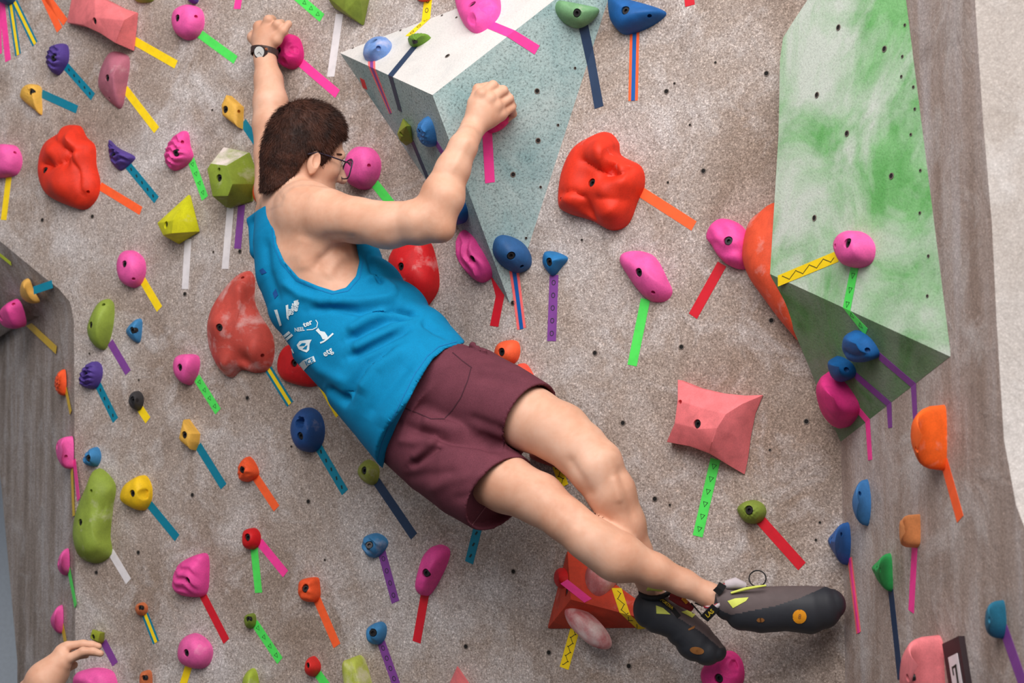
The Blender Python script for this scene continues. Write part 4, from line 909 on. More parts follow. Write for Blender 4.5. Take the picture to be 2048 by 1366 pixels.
def polysdf(px, py, poly):
    """signed distance in pixels to a polygon (negative inside)"""
    P = np.array(poly, float); d = np.full(px.shape, 1e9, np.float32); ins = np.zeros(px.shape, bool); n = len(P)
    for i in range(n):
        a, b = P[i], P[(i+1) % n]; e = b-a; wx, wy = px-a[0], py-a[1]
        t = np.clip((wx*e[0]+wy*e[1])/(e@e), 0, 1); d = np.minimum(d, (wx-t*e[0])**2+(wy-t*e[1])**2)
        c = ((a[1] <= py) & (b[1] > py)) | ((b[1] <= py) & (a[1] > py))
        if e[1] != 0: ins ^= c & (px < a[0]+(py-a[1])/e[1]*e[0])
    return np.where(ins, -1, 1)*np.sqrt(d)
def pix(X, Y, Z):
    x, y, z = X-CAM.x, Y-CAM.y, Z-CAM.z; w = y*FWD.y+z*FWD.z
    return 1024+F*x/w+0*y+0*z, 683-F*(y*UPV.y+z*UPV.z)/w+0*x, w+0*x
def stroke(V, N, line, amp, width):
    """push a surface in or out along a polyline of pixels (cloth folds)"""
    px, py = proj_np(V); d = np.full(len(V), 1e9); T = np.zeros(len(V)); n = len(line)-1
    for i in range(n):
        a, b = np.array(line[i], float), np.array(line[i+1], float); e = b-a; wx, wy = px-a[0], py-a[1]
        t = np.clip((wx*e[0]+wy*e[1])/(e@e), 0, 1); q = (wx-t*e[0])**2+(wy-t*e[1])**2
        T = np.where(q < d, (i+t)/n, T); d = np.minimum(d, q)
    fade = np.clip(np.minimum(T, 1-T)*6, 0.15, 1); face = np.clip(-(N@np.array(FWD))*2, 0, 1)
    return V+N*(amp*np.exp(-d/(width*width))*fade*face)[:, None]
def bvh_of(o):
    me = o.data; mw = o.matrix_world
    return BVHTree.FromPolygons([mw@v.co for v in me.vertices], [tuple(p.vertices) for p in me.polygons])
def stick(bvh, px, py, lift=.0012):
    h = bvh.ray_cast(CAM, ray(px, py).normalized())
    if h[0] is None: return None
    n = h[1] if h[1].dot(CAM-h[0]) > 0 else -h[1]
    return h[0]+n*lift
def decal(name, bvh, poly, mat, parent, lift=.0012, step=3.0):
    """a thin printed or stitched patch lying on a surface; poly in pixels"""
    P = np.array(poly, float); lo, hi = P.min(0), P.max(0); nx, ny = max(2, int((hi[0]-lo[0])/step)+1), max(2, int((hi[1]-lo[1])/step)+1)
    bm = bmesh.new(); vs = [bm.verts.new((x, y, 0)) for x, y in P]
    try: bm.faces.new(vs)
    except ValueError: bm.free(); return None
    bmesh.ops.triangulate(bm, faces=bm.faces)
    for ax_, n in ((0, nx), (1, ny)):
        for i in range(1, n):
            co = [0, 0, 0]; co[ax_] = lo[ax_]+(hi[ax_]-lo[ax_])*i/n; no = [0, 0, 0]; no[ax_] = 1
            bmesh.ops.bisect_plane(bm, geom=bm.verts[:]+bm.edges[:]+bm.faces[:], plane_co=co, plane_no=no)
    bad = []
    for v in bm.verts:
        q = stick(bvh, v.co.x, v.co.y, lift)
        if q is None: bad.append(v)
        else: v.co = q
    bmesh.ops.delete(bm, geom=bad, context='VERTS')
    me = bpy.data.meshes.new(name); bm.to_mesh(me); bm.free()
    if not len(me.polygons): return None
    return link(name, me, mat, parent, 4.0)
def line_decal(name, bvh, line, w, mat, parent, lift=.0008, step=4.0):
    pts = []
    for a, b in zip(line, line[1:]):
        n = max(1, int(math.dist(a, b)/step)); pts += [(a[0]+(b[0]-a[0])*i/n, a[1]+(b[1]-a[1])*i/n) for i in range(n)]
    pts.append(line[-1]); V = []; Fc = []; k = 0
    for i, p in enumerate(pts):
        a, b = pts[max(0, i-1)], pts[min(len(pts)-1, i+1)]; l = math.dist(a, b) or 1; nx, ny = -(b[1]-a[1])/l*w, (b[0]-a[0])/l*w
        q, r = stick(bvh, p[0]+nx, p[1]+ny, lift), stick(bvh, p[0]-nx, p[1]-ny, lift)
        if q is None or r is None: k = 0; continue
        V += [q, r]; k += 1
        if k > 1: m = len(V); Fc.append((m-4, m-3, m-1, m-2))
    return mesh_obj(name, V, Fc, mat, parent, 4.0) if Fc else None
def text_decal(name, bvh, txt, cx, cy, height, angle, mat, parent, stretch=1.0, shear=0.0, bold=0.0, lift=.0016):
    cu = bpy.data.curves.new('t', 'FONT'); cu.body = txt; cu.align_x = 'CENTER'; cu.align_y = 'CENTER'; cu.size = 1; cu.offset = bold; cu.resolution_u = 2
    to = bpy.data.objects.new('t', cu); COL.objects.link(to); bpy.context.view_layer.update()
    me = bpy.data.meshes.new_from_object(to.evaluated_get(bpy.context.evaluated_depsgraph_get())); bpy.data.objects.remove(to)
    ca, sa = math.cos(math.radians(angle)), math.sin(math.radians(angle)); ok = []
    for v in me.vertices:
        x, y = (v.co.x+v.co.y*shear)*height*1.4*stretch, -v.co.y*height*1.4
        q = stick(bvh, cx+x*ca-y*sa, cy+x*sa+y*ca, lift); ok.append(q is not None); v.co = q or (0, 0, 0)
    if not all(ok):
        bm = bmesh.new(); bm.from_mesh(me); bm.verts.ensure_lookup_table(); bmesh.ops.delete(bm, geom=[bm.verts[i] for i, k in enumerate(ok) if not k], context='VERTS'); bm.to_mesh(me); bm.free()
    me.materials.clear(); me.name = name
    return link(name, me, mat, parent)
def tube(name, pts, r, mat, parent, seg=8, closed=False):
    V, Fc = [], []; n = len(pts); up = Vector((.3, .2, .9))
    for i, p in enumerate(pts):
        a, b = pts[(i-1) % n] if closed or i else p, pts[(i+1) % n] if closed or i < n-1 else p
        t = (b-a).normalized(); x = t.cross(up).normalized(); y = t.cross(x); rr = r[i] if isinstance(r, (list, tuple)) else r
        V += [p+(x*math.cos(2*math.pi*k/seg)+y*math.sin(2*math.pi*k/seg))*rr for k in range(seg)]
    for i in range(n if closed else n-1):
        a, b = i*seg, ((i+1) % n)*seg
        Fc += [(a+k, a+(k+1) % seg, b+(k+1) % seg, b+k) for k in range(seg)]
    if not closed: Fc += [tuple(reversed(range(seg))), tuple(range((n-1)*seg, n*seg))]
    return mesh_obj(name, V, Fc, mat, parent, 1.2)

# ------------------------------------------------------------------ figure materials
def mat_skin():
    t = NT('skin'); n1 = t.noise(9, 4, .6, dist=.3); n2 = t.noise(55, 3, .6); n3 = t.noise(420, 2, .6)
    c = t.ramp(n1, [(.32, lin((196, 145, 118))), (.52, lin((209, 162, 136))), (.7, lin((218, 175, 151)))])
    c = t.mix(.35, c, t.ramp(n2, [(.35, (1.0, .88, .82, 1)), (.6, (1.02, 1.02, 1.02, 1))]), 'MULTIPLY')
    m = t.out(c, .52, t.bump(n3, .12, .001), .35)
    t.b.inputs['Subsurface Weight'].default_value = .12; t.b.inputs['Subsurface Radius'].default_value = (.012, .005, .003); t.b.inputs['Subsurface Scale'].default_value = .6
    return m
M_SKIN = mat_skin()
def mat_cloth(name, col, weave=700, mott=.12):
    t = NT(name); n = t.noise(weave, 2, .6); n2 = t.noise(18, 4, .6); b = lin(col)
    c = t.ramp(n2, [(.3, tuple(x*(1-mott) for x in b[:3])+(1,)), (.65, b)])
    c = t.mix(.45, c, t.ramp(n, [(.33, G(.6)), (.5, G(1)), (.66, G(1.25))]), 'MULTIPLY')
    m = t.out(c, .85, t.bump(n, .15, .001), .2); return m
M_SHIRT = mat_cloth('blue_jersey', (0, 126, 174)); M_SHORTS = mat_cloth('maroon_sweat_cloth', (104, 53, 65), 500, .2)
M_HAIR = NT('dark_brown_hair'); 
def mk_hair():
    t = NT('dark_brown_hair'); n = t.noise(30, 4, .6); n2 = t.noise(300, 2, .6)
    c = t.ramp(n, [(.35, lin((40, 24, 19))), (.65, lin((72, 42, 31)))]); c = t.mix(.5, c, t.ramp(n2, [(.35, G(.6)), (.65, G(1.25))]), 'MULTIPLY')
    return t.out(c, .6, t.bump(n2, .4, .002), .2)
M_HAIR = mk_hair()
M_PRINT = plain('white_print', (216, 228, 232), .7); M_PRINTD = plain('dark_blue_print', (6, 74, 142), .7); M_SEAM = plain('maroon_thread', (66, 28, 40), .9); M_SEAML = plain('light_maroon_thread', (134, 84, 94), .9); M_BSEAM = plain('blue_thread', (0, 112, 168), .9)
M_RUB = plain('black_rubber', (44, 46, 52), .55); M_UPPER = plain('grey_microfibre', (92, 80, 80), .75); M_LIMEP = plain('lime_patch', (206, 214, 92), .6); M_ORGP = plain('orange_print', (226, 148, 24), .6); M_ORGD = plain('worn_orange_print', (142, 92, 44), .7)
M_GREYC = plain('grey_lining', (186, 176, 180), .8); M_BLK = plain('black_webbing', (24, 24, 26), .7); M_YELP = plain('yellow_lettering', (226, 196, 50), .6); M_REDT = plain('red_trim', (150, 34, 48), .7)
M_STRAP = plain('brown_watch_strap', (58, 40, 38), .55); M_DIAL = plain('watch_dial', (206, 204, 200), .3); M_BEZ = plain('watch_bezel', (66, 58, 58), .35, .5); M_COP = plain('copper_crown', (206, 130, 90), .3, .6)
M_FRAME = plain('dark_spectacle_frame', (46, 40, 58), .35)
t = NT('spectacle_lens'); M_LENS = t.out((1, 1, 1, 1), .02); t.b.inputs['Transmission Weight'].default_value = 1.0; t.b.inputs['IOR'].default_value = 1.05; t.b.inputs['Alpha'].default_value = .25

# ------------------------------------------------------------------ the climber
def J(px, py, hw, d, pl=None):
    P = (pl or MAIN).at(px, py, d); return (P, hw*cz(P)/F)
def sec(Lp, Rp, d, b, grow=0.0):
    c = M((Lp[0]+Rp[0])/2, (Lp[1]+Rp[1])/2, d); z = cz(c); l, r = at_depth(*Lp, z), at_depth(*Rp, z)
    return (l+r)*.5, (r-l)*.5, b
climber = empty('person', M(905, 840, .28)); tag(climber, 'climber in blue tank top and maroon shorts stretched across the wall', 'person')
TORSO = [((530, 424), (660, 416), .29, .085), ((520, 480), (712, 468), .30, .11), ((523, 545), (752, 522), .30, .12), ((548, 612), (794, 580), .29, .12), ((596, 692), (842, 626), .285, .115), ((672, 770), (880, 676), .28, .10), ((742, 850), (912, 720), .28, .10)]
R_ARM = [J(598, 424, 46, .35), J(615, 424, 52, .372), J(655, 431, 52, .386), J(715, 441, 45, .39), J(790, 447, 42, .38), J(838, 444, 45, .37), J(866, 436, 44, .36)]
R_FORE = [J(862, 434, 42, .36), J(884, 388, 40, .35), J(906, 338, 34, .335), J(926, 294, 28, .32), (TRIGHT.at(943, 262, .085), 25*3.72/F)]
L_ARM = [J(560, 440, 42, .19), J(546, 380, 36, .16), J(542, 310, 33, .145), J(541, 250, 35, .135), J(541, 205, 34, .125), J(537, 160, 28, .115), J(530, 118, 21, .105), J(527, 98, 20, .10)]
R_LEG = [J(950, 800, 56, .27), J(1000, 815, 62, .275), J(1060, 838, 64, .28), J(1120, 866, 60, .29), J(1160, 900, 55, .30), J(1190, 935, 53, .30), J(1222, 985, 48, .28), J(1248, 1048, 42, .25), J(1272, 1105, 32, .215), J(1295, 1155, 25, .185), J(1308, 1195, 24, .17)]
L_LEG = [J(880, 905, 54, .30), J(940, 935, 58, .315), J(1013, 968, 57, .33), J(1078, 998, 51, .345), J(1132, 1040, 43, .35), J(1189, 1083, 44, .34), J(1246, 1114, 42, .31), J(1310, 1141, 33, .265), J(1368, 1166, 26, .225), J(1418, 1190, 23, .195), J(1450, 1203, 24, .185)]
body = [Loft([sec(*q[:2], q[2], q[3]) for q in TORSO], .02), Cone(M(585, 420, .325), M(612, 500, .34), .058, .070, .05)]
body += chain(R_ARM[:3], .05)+chain(R_ARM[2:], .012)+chain(R_FORE, .012)+chain(L_ARM, .012)+chain(R_LEG, .014)+chain(L_LEG, .014)
def bulge(px, py, hw, d, k=.03): 
    P, r = J(px, py, hw, d); return Cone(P, P+Vector((.001, 0, 0)), r, r, k)
body += [bulge(606, 417, 46, .386, .03), bulge(884, 461, 22, .36, .03), bulge(640, 505, 52, .345, .04), bulge(1226, 1118, 34, .315, .05), bulge(1208, 916, 24, .30, .03), bulge(770, 462, 30, .385, .04), bulge(896, 400, 24, .355, .04), bulge(1160, 1084, 20, .345, .03)]
# neck and head
hy, hp = math.radians(29), math.radians(15)
Hf = (RGT*math.cos(hp)-UPV*math.sin(hp))*math.cos(hy)+FWD*math.sin(hy); Hf.normalize()
Hu = (UPV*math.cos(hp)+RGT*math.sin(hp)*.8); Hu = (Hu-Hf*Hu.dot(Hf)).normalized(); Hr = Hf.cross(Hu)
HC = M(609, 296, .33)
def HL(x, y, z): return HC+Hr*x+Hf*y+Hu*z
HA = (Hr, Hf, Hu)
body += [Cone(M(582, 415, .30), HL(0, -.022, -.07), .060, .050, .03), Cone(M(600, 420, .33), HL(.01, -.015, -.09), .058, .047, .03), Cone(M(550, 425, .24), HL(-.01, -.022, -.10), .052, .042, .03)]
head = [Ell(HL(0, 0, .008), HA, (.075, .096, .098), .02), Ell(HL(0, .034, -.05), HA, (.061, .068, .085), .03), Ell(HL(0, .062, -.105), HA, (.045, .045, .034), .025), Cone(HL(-.02, .078, -.123), HL(.02, .078, -.123), .018, .018, .02),
        Cone(HL(-.036, .086, .006), HL(.036, .086, .006), .011, .011, .014), Cone(HL(0, .096, -.006), HL(0, .121, -.048), .007, .0125, .010), Ell(HL(.010, .107, -.052), HA, (.008, .011, .008), .006), Ell(HL(-.010, .107, -.052), HA, (.008, .011, .008), .006),
        Ell(HL(0, .094, -.079), HA, (.024, .011, .0065), .005), Ell(HL(0, .092, -.091), HA, (.021, .011, .007), .004), Ell(HL(.047, .062, -.035), HA, (.016, .026, .02), .02), Ell(HL(-.047, .062, -.035), HA, (.016, .026, .02), .02)]
for sx in (1, -1):
    head += [Ell(HL(sx*.032, .100, -.018), HA, (.017, .014, .011), .008, True), Ell(HL(sx*.032, .083, -.018), HA, (.013, .012, .011), .003)]
    ea = Hf*.9+Hr*(sx*.42); ea.normalize(); eb_ = Hu.cross(ea)*1.0
    head += [Ell(HL(sx*.080, .004, -.036), (eb_, ea, Hu), (.0075, .0165, .030), .004), Ell(HL(sx*.0875, .007, -.030), (eb_, ea, Hu), (.0055, .0095, .018), .002, True), Ell(HL(sx*.079, .014, -.043), (eb_, ea, Hu), (.006, .005, .010), .003), Cone(HL(sx*.078, .008, -.058), HL(sx*.078, .004, -.064), .007, .005, .004)]
body += head
# left hand (with the watch): back of the hand to the viewer, fingers bent over the hold, thumb out to the side
def fing(pts, k=.004, kp=.008, pl=None):
    q = [J(*p, pl=pl) for p in pts]; c = chain(q, k); c[0].k = kp; return c
LH = []
for kx, ky, kd in ((555, 53, .098), (537, 45, .10), (518, 56, .096), (506, 76, .088)):
    LH += chain([J(528, 96, 16, .10), J(kx, ky, 11.5, kd)], .012)
LH += fing([(556, 52, 9.5, .10), (562, 48, 9, .06), (568, 66, 8, .035), (568, 82, 7, .028)]) + fing([(537, 43, 10, .102), (543, 40, 9.5, .058), (552, 58, 8, .03), (556, 76, 7, .022)]) + fing([(517, 54, 9.5, .098), (521, 50, 9, .055), (532, 62, 8, .025), (542, 78, 7, .018)]) + fing([(505, 74, 9, .09), (507, 68, 8, .055), (517, 76, 7, .027), (528, 86, 6, .02)])
LH += fing([(538, 92, 13, .10), (553, 80, 11, .10), (566, 62, 8.5, .098), (577, 48, 7.5, .09)], .006, .012)
LH += [bulge(537, 38, 8, .108, .008), bulge(517, 50, 8, .104, .008), bulge(556, 48, 8, .104, .008), bulge(504, 72, 7, .096, .008), bulge(530, 76, 22, .096, .02)]
# right hand closed on the pink hold of the teal volume
RH = []
for kx, ky, ko in ((962, 190, .074), (978, 198, .078), (992, 212, .076), (1001, 229, .07)):
    RH += chain([J(946, 254, 19, .082, TRIGHT), J(kx, ky, 12.5, ko, TRIGHT)], .012)
RH += fing([(962, 192, 11, .076), (986, 171, 10, .064), (1004, 186, 9, .026), (998, 204, 8, .014)], pl=TRIGHT) + fing([(979, 200, 11, .08), (1006, 181, 10, .064), (1018, 198, 9, .024), (1008, 214, 8, .014)], pl=TRIGHT) + fing([(992, 215, 10.5, .078), (1018, 197, 9.5, .058), (1024, 212, 8.5, .022), (1012, 226, 7.5, .014)], pl=TRIGHT) + fing([(1002, 231, 9.5, .072), (1023, 215, 8.5, .052), (1026, 228, 7.5, .02), (1014, 238, 7, .014)], pl=TRIGHT)
RH += fing([(944, 244, 15, .07), (948, 205, 12, .062), (956, 178, 10, .056), (976, 172, 8.5, .04)], .006, .012, TRIGHT)
def bulgeT(px, py, hw, d, k=.02):
    P, r = J(px, py, hw, d, TRIGHT); return Cone(P, P+Vector((.001, 0, 0)), r, r, k)
RH += [bulgeT(964, 187, 9, .083, .008), bulgeT(980, 196, 9, .088, .008), bulgeT(993, 211, 9, .085, .008), bulgeT(1003, 228, 8, .079, .008), bulgeT(968, 226, 26, .068, .025)]
FULL = body+LH+RH
def bx(P, r): P = pw(P); return (P-r, P+r)
bL = bx(M(535, 66, .07), np.array([.085, .085, .075])); bR = bx(TRIGHT.at(982, 215, .05), np.array([.085, .085, .085])); bH = bx(HL(0, .02, -.035), np.array([.135, .135, .135]))
hc = .0045; hf = .0022
Va, Fa = grid_mesh(FULL, (-.80, 3.48, 1.86), (.05, 4.42, 2.86), hc)
Vb, Fb = grid_mesh(FULL, (-.34, 3.20, 1.27), (.58, 3.98, 1.90), hc)
Va, Vb = relax(Va, Fa, 3), relax(Vb, Fb, 3)
Fa = outside(Va, Fa, [(b[0]+.006, b[1]-.006) for b in (bL, bR, bH)])
parts = [(Va, Fa), (Vb, Fb)]
for b in (bL, bR, bH):
    v, f = grid_mesh(FULL, b[0], b[1], hf); parts.append((relax(v, f, 2), f))
MV, MF = merge(parts)
for ln, a_, wd in [([(722, 487), (690, 490), (664, 500), (640, 520), (625, 545)], -.007, 9), ([(720, 478), (680, 474), (640, 476)], -.004, 9), ([(700, 505), (672, 525), (650, 560)], .005, 11), ([(610, 470), (600, 510), (610, 545)], .004, 14), ([(760, 470), (800, 466), (850, 462)], -.002, 14), ([(1130, 905), (1165, 960), (1185, 1000)], -.004, 10), ([(1235, 925), (1255, 985), (1270, 1050)], -.004, 8), ([(1225, 950), (1240, 1010)], .004, 8), ([(1120, 1005), (1150, 1030), (1160, 1060)], -.003, 12), ([(900, 350), (925, 300), (938, 272)], .0025, 8), ([(560, 395), (590, 378), (640, 388)], .003, 9)]:
    MV = stroke(MV, normals(MV, MF), ln, a_, wd)
SK = np_obj('body', MV, MF, M_SKIN, climber); SK['label'] = 'fair skinned body, arms and legs'
# eyes and brows
for sx in (1, -1):
    e = HL(sx*.032, .0835, -.018); V, Fc = [], []
    for i in range(9):
        th = math.pi*i/8
        for j in range(12): ph = 2*math.pi*j/12; V.append(e+(Hr*(math.sin(th)*math.cos(ph))+Hu*(math.sin(th)*math.sin(ph))+Hf*math.cos(th))*.0122)
    Fc = [(i*12+j, i*12+(j+1) % 12, (i+1)*12+(j+1) % 12, (i+1)*12+j) for i in range(8) for j in range(12)]
    eo = mesh_obj('eye', V, Fc, plain('eye_white', (222, 214, 208), .2), climber, 4.0); eo.data.materials.append(plain('iris', (60, 42, 32), .2))
    for p in eo.data.polygons:
        if p.index < 24: p.material_index = 1
    tube('eyebrow', [HL(sx*(.016+.011*i), .099-.0035*i*i*.6, .004+.0035*math.sin(i*.8)) for i in range(5)], [.003, .0042, .004, .003, .0015], M_HAIR, climber, 6)
# hair: a cap cut along the hairline, and short strands over it
HAIRPOLY = [(.125, .058), (.125, .14), (-.15, .14), (-.15, -.05), (-.112, -.150), (-.074, -.138), (-.034, -.090), (-.018, -.034), (-.004, -.004), (.018, -.006), (.026, -.040), (.038, -.044), (.042, -.012), (.052, .022), (.072, .044)]
def hair_clip(X, Y, Z):
    q = (X-HC.x, Y-HC.y, Z-HC.z); y = q[0]*Hf.x+q[1]*Hf.y+q[2]*Hf.z; z = q[0]*Hu.x+q[1]*Hu.y+q[2]*Hu.z
    return polysdf(y*1000, z*1000, [(a*1000, b*1000) for a, b in HAIRPOLY])*.001
hairp = [Ell(HL(0, -.004, .012), HA, (.084, .101, .108), .02), Ell(HL(0, .022, .066), HA, (.066, .066, .048), .03), Cone(HL(0, -.036, -.045), HL(0, -.022, -.140), .066, .058, .03), Fn(hair_clip, (0, 0, 0), (0, 0, 0), 'and')]
vh, fh = grid_mesh(hairp, pw(HC)-.16, pw(HC)+.16, .0025); vh = relax(vh, fh, 3); nh = normals(vh, fh)
vh = vh+nh*(np.random.rand(len(vh))*.0015)[:, None]
hair = np_obj('hair', vh, fh, M_HAIR, climber); hair['label'] = 'short dark brown hair'
rng = np.random.RandomState(3); sel = rng.choice(len(vh), 15000); V, Fc = [], []
hcn, hfn, hun, hrn = pw(HC), pw(Hf), pw(Hu), pw(Hr)
crown = hcn+hun*.10-hfn*.06
for i in sel:
    n = nh[i]; p = vh[i]+rng.randn(3)*.0012; t = p-crown; t -= n*(t@n); t /= np.linalg.norm(t)+1e-6
    lz = (p-hcn)@hun; L = rng.uniform(.008, .016)*(1.0 if lz > -.02 else .55)
    dr = t*rng.uniform(.7, 1)+n*rng.uniform(.25, .6)+rng.randn(3)*.18; dr /= np.linalg.norm(dr); sd = np.cross(dr, n+rng.randn(3)*.4); sd = sd/np.linalg.norm(sd)*.0005
    k = len(V); V += [p-sd, p+sd, p+dr*L*.6+sd*.7-n*.0, p+dr*L*.6-sd*.7, p+dr*L+t*.002]
    Fc += [(k, k+1, k+2, k+3), (k+3, k+2, k+4)]
st = mesh_obj('hair_strands', V, Fc, M_HAIR, hair); st['kind'] = 'stuff'
# spectacles
gl = empty('glasses', HL(0, .105, -.02)); gl.parent = climber; gl.matrix_parent_inverse = climber.matrix_world.inverted(); gl['label'] = 'dark framed spectacles'
for sx in (1, -1):
    rim = []
    for k in range(20):
        a = 2*math.pi*k/20; ca, sa = math.cos(a), math.sin(a); x = .028*math.copysign(abs(ca)**.5, ca); z = .0225*math.copysign(abs(sa)**.5, sa)
        rim.append(HL(sx*.035+x, .112-.09*abs(sx*.035+x)**1.6-.0, -.026+z+(.005 if sa > 0 and ca*sx > 0 else 0)))
    tube('rim', rim, .0019, M_FRAME, gl, 6, True)
    c = len(rim); V = rim+[sum(rim, Vector())/c]; mesh_obj('lens', V, [(i, (i+1) % c, c) for i in range(c)], M_LENS, gl)
    tube('temple_arm', [HL(sx*.060, .104, -.012), HL(sx*.074, .096, -.011), HL(sx*.080, .05, -.010), HL(sx*.083, .005, -.010), HL(sx*.082, -.018, -.022)], .0019, M_FRAME, gl, 6)
tube('bridge', [HL(.010, .111, -.016), HL(0, .116, -.014), HL(-.010, .111, -.016)], .0018, M_FRAME, gl, 6)

# tank top
SH_ST = [((512, 432), (640, 418), .29, .10), ((507, 490), (728, 474), .30, .122), ((512, 552), (766, 526), .30, .132), ((536, 622), (812, 584), .29, .132), ((584, 704), (862, 628), .285, .136), ((656, 800), (908, 664), .285, .142), ((722, 884), (938, 692), .29, .158), ((766, 938), (975, 740), .295, .165)]
HEM = [(940, 676), (926, 688), (890, 698), (866, 718), (842, 752), (818, 800), (792, 852), (775, 894), (766, 934), (756, 960)]
REGION = [(470, 470), (493, 437), (516, 420), (556, 397), (566, 392), (640, 380), (800, 420), (960, 560), (980, 640)]+HEM+[(640, 960), (470, 640)]
ARMH = [(556, 380), (552, 420), (549, 452), (553, 486), (568, 522), (598, 556), (636, 572), (668, 582), (692, 575), (712, 552), (719, 522), (713, 492), (704, 470), (760, 440), (760, 330), (600, 330)]
mid_z = cz(M(640, 500, .30))
def shirt_clip(X, Y, Z):
    px, py, z = pix(X, Y, Z); return polysdf(px, py, REGION)*z/F
def arm_clip(X, Y, Z):
    px, py, z = pix(X, Y, Z); d = polysdf(px, py, ARMH)*z/F
    return np.maximum(d, z-(mid_z+.03))
shp = [Loft([sec(*q[:2], q[2], q[3]) for q in SH_ST], .02), Cone(M(523, 436, .24), M(552, 418, .30), .026, .02, .012), Cone(M(508, 444, .24), M(522, 500, .27), .016, .03, .02), Cone(M(502, 440, .25), M(545, 412, .29), .010, .018, .012), Fn(shirt_clip, (0, 0, 0), (0, 0, 0), 'and'), Fn(arm_clip, (-.9, 3.2, 1.8), (.1, 4.4, 2.5), 'sub')]
vs_, fs_ = grid_mesh(shp, (-.72, 3.38, 1.60), (.02, 4.25, 2.36), .0042); vs_ = relax(vs_, fs_, 4)
FOLDS = [([(612, 622), (660, 612), (720, 622), (790, 612), (850, 628)], -.010, 9), ([(640, 600), (720, 602), (800, 592)], .006, 9), ([(686, 684), (730, 660), (780, 634), (836, 626)], -.011, 8), ([(690, 664), (730, 640), (780, 618)], .006, 8), ([(690, 718), (730, 700), (780, 674), (830, 650)], -.008, 8), ([(700, 700), (740, 680), (800, 652)], .006, 8),
         ([(648, 772), (680, 796), (700, 806)], -.008, 9), ([(690, 806), (706, 770), (736, 728), (800, 684)], -.009, 10), ([(716, 790), (750, 740), (820, 690)], .007, 12), ([(560, 560), (600, 590), (660, 606)], .005, 10), ([(560, 520), (590, 566), (640, 588)], -.003, 8), ([(735, 500), (745, 540), (770, 570)], -.006, 7), ([(722, 560), (760, 556), (800, 590)], .006, 8), ([(600, 700), (640, 740), (700, 770)], .004, 12), ([(760, 860), (800, 790), (850, 720)], .004, 16), ([(730, 840), (770, 780), (830, 712)], -.004, 12), ([(840, 640), (870, 660), (905, 676)], -.006, 7), ([(530, 470), (536, 540), (560, 610)], -.004, 9)]
for ln, a, wd in FOLDS: vs_ = stroke(vs_, normals(vs_, fs_), ln, a*1.8, wd*1.0)
shirt = np_obj('tank_top', vs_, fs_, M_SHIRT, climber); shirt['label'] = 'bright blue sleeveless tank top with white prints on the back'
bS = bvh_of(shirt)
line_decal('hem_stitching', bS, [(x-12, y-5) for x, y in HEM[1:-1]], 1.0, M_BSEAM, shirt)
line_decal('armhole_binding', bS, [(x-5, y+5) for x, y in ARMH[2:7]]+[(664, 588), (696, 582), (719, 556), (726, 522)], 1.0, M_BSEAM, shirt)
# prints
for k, (x, y) in enumerate([(580, 618), (588, 612), (596, 607)]):
    text_decal('printed_word', bS, ('ans', 'thens', 'enns')[k], x-3, y+6, 9.5, -78, M_PRINT, shirt, .8, 0, .03)
decal('print_block', bS, [(572, 611), (577, 609), (578, 640), (574, 636)], M_PRINT, shirt); decal('print_block', bS, [(588, 602), (597, 599), (597, 610), (589, 612)], M_PRINT, shirt)
text_decal('printed_word', bS, 'ter', 616, 647, 11, -22, M_PRINT, shirt, 1.0, 0, .03); text_decal('printed_word', bS, 'NEEL', 600, 659, 8, -6, M_PRINT, shirt, .8, 0, .02)
line_decal('printed_swoosh', bS, [(632, 640), (636, 646), (634, 655), (626, 659), (614, 660)], .8, M_PRINT, shirt, .0014)
decal('printed_emblem', bS, [(632, 661), (637, 656), (641, 662), (650, 664), (656, 673), (655, 678), (646, 679), (642, 671)], M_PRINT, shirt)
line_decal('printed_underline', bS, [(641, 686), (648, 683), (656, 677), (667, 667)], 1.7, M_PRINT, shirt, .0014)
decal('printed_emblem', bS, [(594, 690), (600, 682), (612, 680), (624, 679), (620, 687), (619, 700), (614, 705), (606, 702), (598, 698)], M_PRINT, shirt)
for pl_ in ([(599, 692), (605, 686), (613, 686), (610, 691)], [(606, 698), (611, 693), (616, 690), (614, 699)]): decal('emblem_detail', bS, pl_, M_SHIRT, shirt, .002)
text_decal('printed_word', bS, 'etg', 656, 704, 13, -32, M_PRINT, shirt, .9, 0, .02)
decal('print_banner', bS, [(599, 728), (606, 721), (628, 712), (632, 723), (618, 730), (608, 741)], M_PRINT, shirt)
text_decal('banner_word', bS, 'ICE', 620, 723, 9.5, -24, M_SHIRT, shirt, .9, 0, .02, .0024)
decal('print_block', bS, [(566, 672), (578, 662), (582, 666), (568, 677)], M_PRINT, shirt); decal('print_block', bS, [(568, 680), (584, 667), (587, 671), (571, 684)], M_PRINT, shirt)
decal('print_block', bS, [(549, 620), (555, 619), (564, 650), (560, 652)], M_PRINT, shirt)
line_decal('printed_swoosh', bS, [(580, 694), (584, 698), (588, 706)], 1.2, M_PRINT, shirt, .0014)
decal('dark_print', bS, [(519, 541), (526, 536), (534, 545), (524, 549)], M_PRINTD, shirt); decal('dark_print', bS, [(546, 586), (552, 577), (557, 590), (550, 598)], M_PRINTD, shirt)

